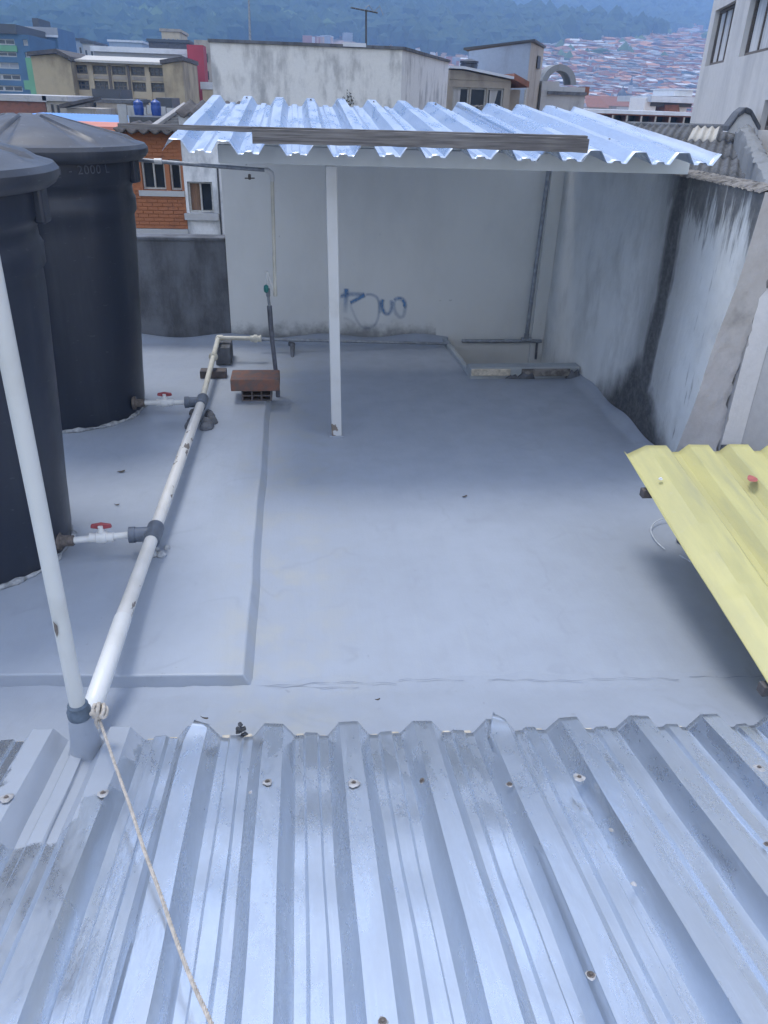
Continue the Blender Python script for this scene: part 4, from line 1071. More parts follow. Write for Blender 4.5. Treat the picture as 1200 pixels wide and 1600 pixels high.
shell(t, f, u0, u1, z1, 5, M['tan']); cap(t, f, u0, u1, z1, .15, 5, M['asbestos'])
t, f, u0, u1, z1 = simple_block('dark_stair_hut', 'dark stair hut in front of the right end of the ochre building', 'hut', 243, 268, 153, 44, 3, None)
shell(t, f, u0, u1, z1, 3, M['metal_dark'])

# ochre industrial building
IY = 56.0
ob_ = thing('ochre_building', 'stained ochre three storey building with rows of dark windows', 'building', (aty(180, 150, IY)[0], IY, GZ))
f = Facade((0, IY, 0)); holes = []
r0, r1, r2 = (103.5, 117), (127.5, 142), (153, 167)
cols = [(115.5, 136.5), (145, 166.5), (174.5, 196), (204, 225.5), (232.5, 254.5)]
base_u = [(f.uz(a, 110)[0], f.uz(b, 110)[0]) for a, b in cols]
for (ya, yb) in (r0, r1, r2):
    z1, z0 = f.uz(185, ya)[1], f.uz(185, yb)[1]
    for (a, b) in base_u: holes.append((a, b, z0, z1))
u0, u1 = f.uz(111, 110)[0], f.uz(262, 110)[0]; zt = f.uz(185, 99)[1]
shell(ob_, f, u0, u1, zt, 9, M['ochre_light'], holes, .35)
for h in holes: f.window(ob_, h, .09, 2, M['frame_dark'], depth=.2, bars=1)
for u in (base_u[1][1]+.10, base_u[2][1]+.10):
    mb = MB(); f.ob(mb, u, u+.16, GZ, zt-.1, .003, .14); mb.build('downpipe', M['iron'], ob_)
for k in range(6):
    u = u0 if k == 0 else base_u[k-1][1] + .35 if k < 5 else base_u[4][1]
    if k in (0, 5): continue
    mb = MB(); f.ob(mb, u-.29, u-.02, GZ, zt-.4, .002, .06); mb.build('pilaster', M['ochre_light'], ob_)
for (a, b) in ((r0[1]+2, r1[0]-3), ):
    mb = MB(); f.ob(mb, u0, u1, f.uz(185, b)[1], f.uz(185, a)[1], .001, .05); mb.build('brick_band', M['tan'], ob_)
mb = MB(); mb.prism([f.pt(u0-.3, zt, .5), f.pt(u1, zt, .5), f.pt(u1, zt+.12, .5), f.pt(u0-.3, zt+.12, .5)], (0, 6, .42)); mb.build('roof', M['asbestos_light'], ob_)
fg = Facade((0, IY-1.2, 0)); a0, a1 = fg.uz(53, 120)[0], fg.uz(113, 120)[0]
mb = MB(); mb.prism([fg.pt(a0, GZ), fg.pt(a1, GZ), fg.pt(a1, fg.uz(113, 96)[1]), fg.pt(fg.uz(90, 84)[0], fg.uz(90, 84)[1]), fg.pt(a0, fg.uz(51, 88)[1])], (0, 7, 0)); gw = mb.build('gable_wall', M['yellow_conc'], ob_)
mb = MB(); mb.prism([fg.pt(a1+.1, fg.uz(113, 96)[1]+.02, .3), fg.pt(fg.uz(90, 84)[0], fg.uz(90, 84)[1]+.02, .3), fg.pt(a0-.1, fg.uz(51, 88)[1]+.02, .3), fg.pt(a0-.1, fg.uz(51, 88)[1]+.22, .3), fg.pt(fg.uz(90, 84)[0], fg.uz(90, 84)[1]+.25, .3), fg.pt(a1+.1, fg.uz(113, 96)[1]+.25, .3)], (0, 7.5, 0)); mb.build('gable_coping', M['tile_dark'], ob_)
fr = Facade((0, IY-3, 0)); a0, a1 = fr.uz(256, 130)[0], fr.uz(287, 130)[0]
mb = MB(); mb.prism([fr.pt(a0, GZ), fr.pt(a1, GZ), fr.pt(a1, fr.uz(286, 95)[1]), fr.pt(a0, fr.uz(254, 101)[1])], (0, 8, 0)); mb.build('right_wing', M['yellow_conc'], ob_)
mb = MB(); mb.prism([fr.pt(a0-.1, fr.uz(254, 101)[1]+.02, .15), fr.pt(a1+.1, fr.uz(286, 95)[1]+.02, .15), fr.pt(a1+.1, fr.uz(286, 94)[1]+.2, .15), fr.pt(a0-.1, fr.uz(254, 100)[1]+.2, .15)], (0, 8.3, 0)); mb.build('wing_coping', M['tile_dark'], ob_)
t, f, u0, u1, z1 = simple_block('white_wing', 'long pale flat roofed building rising behind the ochre one', 'building', 147, 292, 83, 68, 8, None)
shell(t, f, u0, u1, z1, 8, M['grey_paint']); cap(t, f, u0, u1, z1, .35, 8, M['roof_metal_white'], .2)
mb = MB(); f.ob(mb, u1-.35, u1+.02, GZ, z1-.01, .003, .2); mb.build('corner_strip', M['roof_metal_white'], t)

# blue and green office block
t, f, u0, u1, z1 = simple_block('blue_green_building', 'office block painted blue and green with ribbon windows at the far left', 'building', -60, 38, 52, 90, 12, None)
u1 = f.uz(41, 100)[0] ; u2 = f.uz(50.5, 100)[0]
rows_ = [(61, 70.5), (81, 89), (98, 107.5), (116, 125.5), (134, 143)]
holes = []
for i, (ya, yb) in enumerate(rows_):
    zt_, zb_ = f.uz(20, ya)[1], f.uz(20, yb)[1]
    for k in range(7):
        a = u1 - .25 - (k+1)*2.05 - (.25 if k == 0 else 0); holes.append((a, a+1.8, zb_, zt_))
    holes.append((u1+.02, u1 + (u2-u1)*.82, zb_, zt_)) if i < 4 else None
bwall_ = shell(t, f, u0, u2, z1, 10, M['blue_deep'], holes, .4)
for i, h in enumerate(holes): f.window(t, h, .10, 1, M['frame'], [M['glass'], M['grey_paint'], M['glass']][i % 3], depth=.2)
mb = MB(); f.ob(mb, u0, u1-.6, f.uz(20, 80.5)[1], f.uz(20, 71.2)[1], .003, .12); f.ob(mb, u1-.5, u2, f.uz(20, 97.5)[1]-2.3, f.uz(20, 97.5)[1]-1.5, .003, .1)
f.ob(mb, u2-.55, u2+.1, f.uz(40, 149)[1], f.uz(40, 90)[1], .003, .14); mb.build('green_panel', M['green_paint'], t)
mb = MB(); f.ob(mb, u0-.3, u2-.9, z1+.003, z1+.8, -10, .3); mb.build('roof', M['metal_dark'], t)
mb = MB(); f.ob(mb, u0, u2+1, GZ, f.uz(20, 150)[1], .2, 4); mb.build('podium', M['tan'], t)
t, f, u0, u1, z1 = simple_block('blue_block', 'plain blue block with pale top band beside the blue green offices', 'building', 41, 87, 42, 100, 8, None)
shell(t, f, u0, u1, z1, 8, M['blue_paint'])
mb = MB(); f.ob(mb, u0-.1, u1+.15, f.uz(60, 56)[1], z1-.02, .003, .2); mb.build('top_band', M['grey_paint'], t)
mb = MB(); f.ob(mb, u0-.1, u1+.15, f.uz(60, 57.5)[1], f.uz(60, 54)[1], .204, .35); mb.build('white_ledge', M['roof_metal_white'], t)
mb = MB(); f.ob(mb, u0+.6, u1-1.8, z1+.003, z1+.8, -5, -.4); mb.build('roof_hut', M['metal_dark'], t)

# red tower and neighbours
t, f, u0, u1, z1 = simple_block('red_tower', 'plain dark red tower wall left of the big grey rendered building', 'tower', 291.5, 317, 70, 66, 2.2, None)
shell(t, f, u0, u1, z1, 2.2, M['red_tower'])
t, f, u0, u1, z1 = simple_block('brick_flats', 'brick block of flats with rows of small windows just behind the red tower', 'building', 303, 352, 63, 80, 8, None)
holes = []
for i in range(5):
    for k in range(4):
        z = z1 - 1.0 - i*1.35; a = u0 + .5 + k*.95; holes.append((a, a+.6, z-.7, z))
shell(t, f, u0, u1, z1, 8, M['tan'], holes); [f.window(t, h, .06, 0, M['frame_dark']) for h in holes]
t, f, u0, u1, z1 = simple_block('cream_annex', 'low cream block with white parapet between red tower and grey wall', 'building', 316, 345, 140, 62, 3, None)
shell(t, f, u0, u1, z1, 3, M['ochre_light']); cap(t, f, u0, u1, z1, .45, 3, M['roof_metal_white'])
for (nm, lab, a, b, y, Y, mt, rf) in (('glass_offices', 'blue grey glazed office block behind the blue block', 94, 128, 63, 125, 'shed_blue', 'metal_dark'), ('grey_hall', 'dark grey hall right of the glazed offices', 128.5, 146, 68, 124, 'grey_conc', 'metal_dark'),
        ('pale_blue_flats', 'pale blue flats in the distance above the white roofed wing', 170, 221, 66, 150, 'shed_blue', 'roof_metal_white'), ('brown_warehouse', 'wide dark brown building behind the red tower', 232, 294, 66, 112, 'tile_dark', 'metal_dark'),
        ('beige_stair_tower', 'small beige tower standing on the brown building', 252, 280, 49.5, 113, 'ochre_light', 'tan')):
    t, f, u0, u1, z1 = simple_block(nm, lab, 'building', a, b, y, Y, 8, None)
    holes = []
    nr, nc = (3, max(2, int((b-a)/7)))
    for i in range(nr):
        for k in range(nc):
            w = (u1-u0)/nc; z = z1 - .7 - i*1.5
            holes.append((u0 + w*(k+.2), u0 + w*(k+.8), z-.85, z))
    shell(t, f, u0, u1, z1, 8, M[mt], holes); [f.window(t, h, .08, 0, M['frame']) for h in holes]
    cap(t, f, u0, u1, z1, .3, 8, M[rf], .2)

# ------------------------------------------------------------------ big rendered building in the middle
GY = 20.0
P1, P2 = aty(330, 100, GY), aty(628, 100, GY); P3 = aty(700, 120, GY*1.27); zt = aty(480, 72, GY)[2]
big = thing('rendered_building', 'wide windowless building with streaked pale render behind the canopy', 'building', ((P1[0]+P2[0])/2, GY, GZ))
fp_ = [(P1[0], GY), (P2[0], GY), (P3[0], P3[1]), (P3[0]-1, P3[1]+4), (P1[0]+.3, P3[1]+4)]
mb = MB(); mb.prism([(x, y, GZ) for x, y in fp_], (0, 0, zt-GZ)); mb.build('wall', M['render_old'], big)
mb = MB(); mb.prism([(x + (.04 if i in (1, 2) else -.04 if i in (0, 4) else 0), y - (.05 if i < 3 else 0), zt+.003) for i, (x, y) in enumerate(fp_)], (0, 0, .06)); mb.build('coping', M['darkwall'], big)
a, b = aty(536, 72, GY-.07), aty(572, 72, GY-.07)
mb = MB(); mb.box((a[0], GY-.07, zt+.02), (b[0], GY+.2, zt+.095)); mb.build('coping_patch', M['roof_metal_white'], big)
c = aty(545, 161, GY-.02); wd = MB()
for i in range(60):
    q = c + np.array([rnd.gauss(0, .07), -abs(rnd.gauss(0, .05)), rnd.gauss(0, .08)]); s_ = .035
    wd.add([q, q + np.array([rnd.uniform(-s_, s_), rnd.uniform(-s_, s_), s_*rnd.uniform(.5, 2)]), q + np.array([rnd.uniform(-s_, s_), rnd.uniform(-s_, s_), s_*.6])], [(0, 1, 2)])
tag(wd.build('weed_tuft', M['weed'], loc=c), 'dusty weed tuft growing from the big rendered wall above the canopy', 'plant')
m0 = aty(572, 70, GY+.3); m1 = aty(572, 15, GY+.3)
an = thing('television_antenna', 'thin yagi television antenna on a mast above the rendered building', 'antenna', (m0[0], GY+.3, zt))
mb = MB(); mb.tube([(m0[0], GY+.3, zt+.05), m1 + [0, 0, .0]], .022, 6); mb.build('mast', M['metal_dark'], an)
ya, yb = aty(549, 12, GY+.3), aty(590, 20, GY+.3)
mb = MB(); mb.tube([ya, yb], .016, 6); mb.build('boom', M['metal_dark'], an)
for i in range(7):
    p = lerp(ya, yb, i/6); L = .16 + .06*i/6
    mb = MB(); mb.tube([p + [-.03, -L, -.02], p + [.03, L, .02]], .008, 5); mb.build('element', M['metal_dark'], an)
p = lerp(ya, yb, .86)
for s_ in (-1, 1):
    mb = MB(); mb.tube([p, p + [.12*s_, -.05, .12], p + [.2*s_, -.1, -.06*s_]], .010, 5); mb.build('reflector', M['steelpipe'], an)
p0, p1 = aty(391, 70, GY+.5), aty(388, -18, GY+.5)
mb = MB(); mb.tube([(p0[0], GY+.5, zt+.05), p1], [.03, .018], 6); tag(mb.build('roof_pole', M['steelpipe'], loc=(p0[0], GY+.5, zt+.05)), 'bare thin pole standing on the left of the rendered building roof', 'pole')

# ------------------------------------------------------------------ houses right of the middle
t, f, u0, u1, z1 = simple_block('curtained_house', 'tan house with white curtained windows right of the rendered building', 'house', 701, 799, 126, 27, 5, None)
w_ = rect(f, 707, 137, 787, 178); hw = [(w_[0] + (w_[1]-w_[0])*k/3, w_[0] + (w_[1]-w_[0])*(k+1)/3 - .02, w_[2], w_[3]) for k in range(3)]
shell(t, f, u0, u1, z1, 5, M['tan'], hw)
for k, h in enumerate(hw): f.window(t, h, .05, 0, M['frame'], depth=.1, curtain=[(.1, .5, .9)] if k == 0 else [(.2, .7, .45)] if k == 2 else None)
for k in range(3):
    pass
T_ = [(702, 107), (723, 108), (800, 124), (823, 137)]
mb = MB(); top = [f.pt(*f.uz(a, b), .25) for a, b in T_]; n = len(top)
mb.prism([f.pt(u0, z1+.003, .02), f.pt(u1-.02, z1+.003, .02), f.pt(f.uz(799, 125)[0]-.02, f.uz(799, 126)[1], .02), f.pt(f.uz(723, 110)[0], f.uz(723, 110)[1], .02), f.pt(u0, f.uz(702, 109)[1], .02)], (0, 4, 0)); mb.build('gable', M['tan'], t)
mb = MB(); mb.prism(top[:3] + [p + [0, 0, .07] for p in top[:3][::-1]], (0, 5, 0)); mb.build('roof', M['roof_metal_white'], t)
mb = MB(); mb.prism([top[2], top[3], top[3] + [0, 0, .16], top[2] + [0, 0, .16]], (0, 5, 0)); mb.build('tile_eave', M['tile_red'], t)
mb = MB(); f.ob(mb, u1+.01, f.uz(821, 150)[0], GZ, f.uz(821, 140)[1], -3, -.7); mb.build('side_wall', M['tan'], t)
mb = MB(); a = f.uz(821, 140); mb.tube([f.pt(a[0], f.uz(821, 178)[1], .05), f.pt(a[0], a[1], .05)], .035, 6); mb.build('downpipe', M['frame'], t)
for i in range(4):
    c = f.pt(f.uz(705+i*7, 190)[0], f.uz(705+i*7, 188)[1], .9)
    m_ = MB(); m_.obox(c, (rnd.uniform(.2, .4), 0, .1), (0.05, 0, .35), (0, .3, 0)); tag(m_.build('scrap_board', M['coping'], loc=c), ['leftmost', 'second', 'third', 'rightmost'][i] + ' scrap board leaning below the curtained windows', 'board', 'scrap below the curtained windows')
k = aty(732, 112, 28.3); r = .29; kt = thing('roof_tank', 'small black water tank on the curtained house roof', 'water tank', (k[0], 28.3, k[2]))
zt2 = aty(732, 91, 28.3)[2]
mb = MB(); mb.lathe((k[0], 28.3, k[2]-.1), [(r*.85, 0), (r, (zt2-k[2])*.8), (r*.9, (zt2-k[2])*.9)], 18); mb.build('body', M['tank'], kt, smooth=True, angle=50)
mb = MB(); mb.lathe((k[0], 28.3, k[2]-.1+(zt2-k[2])*.9), [(r*1.05, 0), (r*1.05, .06), (r*.3, .12), (.02, .13)], 18); mb.build('lid', M['tank_lid'], kt, smooth=True, angle=50)

SY = 31.5
f = Facade((0, SY, 0)); q = lambda a, b, Y=SY: aty(a, b, Y)
sh_ = thing('roof_shed', 'tall blue grey shed with a slanting roof above the curtained house', 'shed', (q(780, 100)[0], SY, GZ))
A1, A2, A3 = q(733, 80), q(830, 66), aty(850, 76, SY*1.09)
mb = MB(); mb.prism([(A1[0], SY, GZ), (A2[0], SY, GZ), tuple(A2), tuple(A1)], (0, .15, 0)); mb.build('sheet_wall', M['shed_blue'], sh_)
mb = MB(); mb.add([(A2[0]+.003, SY, GZ), (A3[0], A3[1], GZ), (A3[0], A3[1], A3[2]), (A2[0]+.003, SY, A2[2]), (A2[0]-.3, SY+.3, GZ), (A3[0]-.3, A3[1], GZ), (A3[0]-.3, A3[1], A3[2]), (A2[0]-.3, SY+.3, A2[2])],
        [(0, 1, 2, 3), (4, 7, 6, 5), (0, 3, 7, 4), (1, 5, 6, 2), (3, 2, 6, 7), (0, 4, 5, 1)]); mb.build('side_wall', M['tan'], sh_)
d = (A3 - A2); d[2] = 0
mb = MB(); e = np.array([0, 0, .02]); R0, R1, R2 = q(724, 79) + e, A2 + e + [.1, -.12, .01], A3 + e + [.1, .1, 0]
mb.prism([R0, R1, R2, R0 + (R2-R1)], (0, 0, .07)); mb.build('roof', M['metal_dark'], sh_)
hw_ = onplane(840, 98, A2, np.array([d[1], -d[0], 0])/np.linalg.norm(d)); dn = d/np.linalg.norm(d)
mb = MB(); mb.obox(hw_ - dn*.35 + [.02, -.01, -.2], dn*.7, (0, 0, .42), (.03, -.02, 0)); mb.build('vent_window', M['metal_dark'], sh_)

t, f, u0, u1, z1 = simple_block('arch_wall', 'grey rendered block carrying a round concrete arch', 'building', 846, 915, 143, 34, 4, None)
shell(t, f, u0, u1, z1, 4, M['grey_conc'])
mb = MB(); um = f.uz(875, 130)[0]; f.ob(mb, u0, um, z1+.003, f.uz(860, 127)[1], -3.8, -.03); mb.build('parapet', M['grey_conc'], t)
mb = MB(); f.ob(mb, um+.003, u1-.02, z1+.003, f.uz(895, 136)[1], -3.8, -.03); mb.build('low_parapet', M['grey_conc'], t)
mb = MB(); f.ob(mb, u0+.25, u1+.03, z1-.12, z1+.0, .003, .10); mb.build('string_course', M['darkwall'], t)
mb = MB(); f.ob(mb, u1+.001, u1+.18, z1-.1, f.uz(915, 136)[1]+.02, -1, -.1); mb.build('brick_corner', M['tile_red'], t)
cx_, cz_ = f.uz(887, 133); R0 = f.uz(915, 133)[0]-cx_; ri = R0*.70; mb = MB(); n = 28
for i in range(n+1):
    a = math.pi*(.02 + .96*i/n)
    for (R, dd) in ((R0, -1.2), (ri, -1.2), (ri, -2.2), (R0, -2.2)): mb.v.append(tuple(f.pt(cx_ + R*math.cos(a), cz_ + R*math.sin(a)*1.03, dd)))
mb.f = [(4*i+k, 4*i+(k+1) % 4, 4*i+4+(k+1) % 4, 4*i+4+k) for i in range(n) for k in range(4)] + [(0, 1, 2, 3), (4*n, 4*n+1, 4*n+2, 4*n+3)]; mb.m = [0]*len(mb.f)
mb.build('arch', M['arch'], t, smooth=True, angle=50)

t, f, u0, u1, z1 = simple_block('gallery_building', 'long low building with a dark open gallery and red wall, right of the arch', 'building', 912, 1092, 179, 45, 6, None)
hs = []; za, zb_ = f.uz(1000, 181)[1], f.uz(1000, 191.5)[1]; nB = 8
for k in range(nB): a = u0 + (u1-u0)*k/nB; hs.append((a+.06, a+(u1-u0)/nB-.06, zb_, za))
shell(t, f, u0, u1, z1, 6, M['tile_red'], hs, .8)
mb = MB(); f.ob(mb, u0+.05, u1-.05, zb_, za, -.798, -.78); mb.build('gallery_shade', M['glass'], t)
for h in hs: mb = MB(); f.ob(mb, h[0]-.10, h[0]-.02, zb_, za, .003, .05); mb.build('post', M['frame'], t)
cap(t, f, u0, u1, z1, .18, 6, M['roof_metal_white'], .25)
t, f, u0, u1, z1 = simple_block('white_parapet', 'small dirty white parapet in front of the open gallery', 'wall', 1030, 1078, 193, 34, .6, None)
mb = MB(); f.ob(mb, u0, u1, GZ, z1, -.6, 0); mb.build('wall', M['white_wall'], t, bevel=.05)

MY = 62
f = Facade((0, MY, 0)); t = thing('modern_house', 'white modern house with flat roofs and a brick chimney mass at the right', 'house', (aty(1045, 170, MY)[0], MY, GZ))
def fb(part, mat, x0, y0, x1, y1, n0, n1):
    a, b, c, d = rect(f, x0, y0, x1, y1); mb = MB(); f.ob(mb, a, b, c, d, n0, n1); mb.build(part, M[mat], t)
fb('white_pier', 'white_wall', 1006, 153, 1024, 190, -3, 0); fb('roof_slab', 'roof_metal_white', 1011, 151, 1090, 160.5, -6, .8)
fb('recess', 'metal_dark', 1024.2, 160.8, 1088, 190, -5, -2); fb('soffit_beam', 'metal_dark', 1016, 160.8, 1080, 167, -1.9, .1); fb('upper_box', 'white_wall', 1063, 141, 1092, 150.6, -5, -1)
fb('upper_roof', 'roof_metal_white', 1061, 138.5, 1094, 140.8, -5.2, -.6); fb('white_panel', 'white_wall', 1061, 167.3, 1074, 190, -1.9, -.3)
mb = MB(); mb.prism([f.pt(*f.uz(a, b), .3) for a, b in ((1034, 185), (1061, 185), (1058, 163.5), (1037, 163.5))], (0, 1.5, 0)); mb.build('chimney_mass', M['tile_red'], t)

# ------------------------------------------------------------------ fibre cement roof, parapet and tall white building on the right
D_ = ray(1188, -10); D_ = D_ / np.linalg.norm(D_); Dp = D_ * [1, 1, 0]
RA = aty(928, 197, 17.5); rB = ray(1192, 206); tt = (RA - CAM).dot(Dp) / rB.dot(Dp); RB = CAM + rB*tt
U = RB - RA; LU = np.linalg.norm(U); U = U / LU; Vd = -D_
tr = thing('fibre_cement_roof', 'old dark corrugated fibre cement roof behind the side wall', 'roof', RA)
ncol, nrow = 9, 5; rl = 1.75; cw = LU*1.5/ncol
NN = np.cross(U, D_); NN = NN/np.linalg.norm(NN); NN = NN if NN[2] > 0 else -NN
lite = onplane(1097, 219, RA, NN) - RA; lu, lv = lite.dot(U), -lite.dot(D_)
for i in range(ncol):
    for j in range(nrow):
        a = i*cw - LU*.08; mb = MB()
        P0 = RA + U*a + Vd*(j*rl - .08) + NN*(.012*(nrow-j) + .008*(i % 2))
        is_l = a <= lu < a+cw and j*rl <= lv < (j+1)*rl
        corrugated(mb, P0, U, 0, Vd*(rl+.16) + NN*(-.0),   .024, .135, cw+.06, 2, 8)
        o = mb.build('roof_sheet', M['asbestos_light'] if is_l else M['asbestos'], tr, solid=.012, smooth=True, angle=60)
        if is_l: o['label'] = 'pale translucent roof sheet among the dark ones'
mb = MB(); mb.tube([RA - U*.4 + NN*.02, RA + U*LU*1.1 + NN*.02], .09, 8); mb.build('ridge_cap', M['darkwall'], tr, smooth=True)
pl_ = lambda a, b, h=0: onplane(a, b, RA + NN*h, NN)
pt_w = thing('gable_parapet', 'grey mortar capped parapet dropping along the right end of the fibre cement roof', 'parapet', pl_(1160, 206))
rp = random.Random(8); mb = MB(); nP = 40; vv = []
La, Lb, Ra, Rb = pl_(1152, 205, .3), pl_(1192, 300, .3), pl_(1176, 205, .3), pl_(1228, 300, .3)
for i in range(nP+1):
    t_ = i/nP; a, b = lerp(La, Lb, t_), lerp(Ra, Rb, t_)
    for k, (s_, h) in enumerate(((0, -.5), (0, 0), (.12, .07), (.5, .10), (.88, .07), (1, 0), (1, -.5))):
        jt = np.array([rp.uniform(-.03, .03), rp.uniform(-.03, .03), rp.uniform(-.025, .025)]) if 0 < k < 6 else 0
        vv.append(lerp(a, b, s_) + NN*h + jt)
mb.add(vv, [(i*7+k, i*7+k+1, i*7+k+8, i*7+k+7) for i in range(nP) for k in range(6)]); mb.build('mortar_top', M['arch'], pt_w, smooth=True, angle=30)
gp = [(1136, 206), (1152, 184), (1163, 176), (1172, 180), (1186, 206), (1192, 222)]
gn = np.array([-.2, -1.0, 0]); gn /= np.linalg.norm(gn); G = [onplane(a, b, La + U*.2 + [0, .4, 0], gn) for a, b in gp]
mb = MB(); mb.prism(G, -gn*.25); mb.build('gable_face', M['white_wall'], pt_w)
for a, b in zip(G[:-2], G[1:-1]):
    mb = MB(); mb.obox(a + gn*.05, b-a, (0, 0, .09), -gn*.4); mb.build('mortar_cap', M['darkwall'], pt_w, bevel=.02)

TC = aty(1092, 120, 21.0); v1 = ray(845, 163); v1 = v1 * [1, 1, 0]; v1 /= np.linalg.norm(v1)
ft = Facade((TC[0], TC[1], 0), tuple(-v1))           # u runs towards the camera
tb = thing('tall_white_building', 'tall cream white building at the right edge with metal framed windows', 'building', (TC[0], TC[1], GZ))
def ruz(q): 
    P = [ft.uz(a, b) for a, b in q]; us = sorted(p[0] for p in P); z = sorted(p[1] for p in P)
    return ((us[0]+us[1])/2, (us[2]+us[3])/2, (z[0]+z[1])/2, (z[2]+z[3])/2)
hA = ruz([(1120, 15), (1148, 2), (1133, 97), (1100, 104)]); wA_ = hA[1]-hA[0]
hB = ruz([(1173, -10), (1235, -30), (1218, 74), (1156, 89)])
hC = ruz([(1193, 160), (1222, 152), (1215, 205), (1186, 204)])
Lw = max(hB[1], hC[1]) + 3
mb = MB(); ft.wall(mb, 0, Lw, GZ, 12, .25, [hA, hB, hC]); ft.ob(mb, 0, Lw, GZ, 12, -9, -.26); mb.build('wall', M['tall_white'], tb)
for h, n in ((hA, 2), (hB, 2), (hC, 1)): ft.window(tb, h, .07, n, M['iron'], M['glass'], depth=.12, bars=0, curtain=[(.05, .95, .98)] if h is not hC else None)

# neighbour's walls below the broken end
NYW = 6.0
f = Facade((0, NYW, 0)); nb = thing('neighbour_wall', 'white neighbour wall seen past the broken end of the side wall', 'wall', (3.2, NYW, GZ))
zl, zt = aty(1130, 690, NYW)[2], aty(1185, 450, NYW)[2]
xa, xb = 2.62, aty(1178, 620, NYW)[0]
mb = MB(); mb.box((xa, NYW, GZ), (xb, NYW+.2, zt)); mb.build('white_panel', M['white_wall'], nb)
mb = MB(); mb.box((xa, NYW-.03, zt+.004), (5, NYW+.24, aty(1185, 385, NYW)[2])); mb.build('concrete_band', M['coping'], nb)
mb = MB(); mb.box((xa, NYW, aty(1185, 385, NYW)[2]+.004), (5, NYW+.2, aty(1195, 322, NYW)[2])); mb.build('upper_panel', M['white_wall'], nb)
mb = MB(); mb.prism([(xb+.004, NYW-.001, GZ), (xb+.7, NYW-1.2, GZ), (xb+2, NYW-1.2, GZ), (xb+2, NYW-.001, GZ)], (0, 0, zt-GZ)); mb.build('return_wall', M['white_wall'], nb)
lc = aty(1115, 698, NYW-.5); mb = MB(); mb.box((2.62, NYW-.62, zl-.55), (xb+.02, NYW-.004, zl-.02))
tag(mb.build('courtyard_ledge', M['darkwall'], loc=(2.8, NYW-.3, zl), bevel=.02), 'dark ledge at the foot of the white neighbour wall', 'ledge')
mb = MB(); tp0 = aty(1112, 706, NYW-.75); tp1 = aty(1175, 710, NYW-.75)
mb.grid(lambda u, v: (2.62 + 1.0*u, NYW-.66-.8*v, zl-.16-.35*v + .03*math.sin(u*17+v*5) + .02*math.sin(v*13)), 30, 14)
tag(mb.build('blue_tarp', M['blue_paint'], loc=(2.8, NYW-.9, zl-.3), smooth=True), 'scrap of blue tarpaulin below the white neighbour wall', 'tarpaulin')

# ------------------------------------------------------------------ land, hillside town, forest
def sstep(a, b, x):
    t = np.clip((x-a)/(b-a), 0, 1); return t*t*(3-2*t)
def vnoise(x, y, s):
    return (np.sin(x/s*1.3+1.7*np.sin(y/s*.9+s)) * np.cos(y/s*1.1+1.3*np.sin(x/s*.7+2*s)))
def height(x, y):
    x = np.asarray(x, float); y = np.asarray(y, float)
    a = x / np.maximum(y, 50)
    ramp = np.clip(y-320, 0, None); town = GZ + .14*ramp*sstep(0, 300, ramp) 
    town += (vnoise(x, y, 260)*14 + vnoise(x+90, y, 110)*5) * sstep(450, 900, y)
    foot = 760 + (1130-760)*sstep(-.10, .30, a) + vnoise(x, y*.2, 230)*110
    m = np.clip(y-foot, 0, None)
    mount = .46*m*sstep(0, 260, m) + sstep(0, 200, m)*(vnoise(x, y, 320)*34 + vnoise(x+40, y+11, 140)*15 + vnoise(x-70, y, 61)*5)
    spur = 20*np.exp(-((x-60)/190)**2 - ((y-980)/240)**2)
    return np.minimum(np.where(y < 320, GZ, town + spur) + mount*.8, 430 + .12*np.maximum(mount-430, 0))
mb = MB(); NXg, NYg = 170, 150
gx = np.linspace(-2300, 2700, NXg+1); gy = np.concatenate([np.linspace(-300, 300, 13)[:-1], np.linspace(300, 3300, NYg-11)])
XX, YY = np.meshgrid(gx, gy); ZZ = height(XX, YY)
n = NXg+1
mb.v = [tuple(p) for p in np.stack([XX.ravel(), YY.ravel(), ZZ.ravel()], 1)]
mb.f = [(j*n+i, j*n+i+1, (j+1)*n+i+1, (j+1)*n+i) for j in range(len(gy)-1) for i in range(NXg)]; mb.m = [0]*len(mb.f)
aa = XX / np.maximum(YY, 50); ft_ = 760 + 370*sstep(-.10, .30, aa)
urb = sstep(.16, .26, aa) * (1 - sstep(1010, 1130, YY)) + sstep(-.02, .05, aa) * (1 - sstep(.16, .26, aa)) * (1 - sstep(880, 1000, YY))
mb.attr['urban'] = [float(v) for v in np.clip(urb, 0, 1).ravel()]
tag(mb.build('terrain', M['hill'], smooth=True, angle=180), kind='structure')
def hit(px, py):
    d = ray(px, py); d = d/np.linalg.norm(d[:2]); ts = np.arange(150, 3000, 6.0)
    P = CAM[None] + d[None]*ts[:, None]; h = height(P[:, 0], P[:, 1]); k = np.nonzero(P[:, 2] < h)[0]
    return P[k[0]] if len(k) else None
HM = [plain('brick_house_wall', (.50, .18, .08), .9, var=.2, scale=.3), plain('white_house_wall', (.8, .78, .74), .9, var=.15, scale=.3), plain('grey_house_wall', (.36, .36, .37), .9, var=.2, scale=.3), plain('tan_house_wall', (.62, .38, .22), .9, var=.2, scale=.3), plain('blue_house_wall', (.20, .36, .50), .9, var=.2, scale=.3)]
RM = [plain('rust_roof', (.48, .22, .11), .9, var=.2, scale=.3), plain('pale_roof', (.62, .62, .62), .7, var=.2, scale=.3), plain('grey_roof', (.26, .26, .28), .9, var=.2, scale=.3)]
LAB = ['brick red house', 'white rendered house', 'grey unpainted house', 'tan rendered house', 'pale blue house']
rh = random.Random(11); sites = []
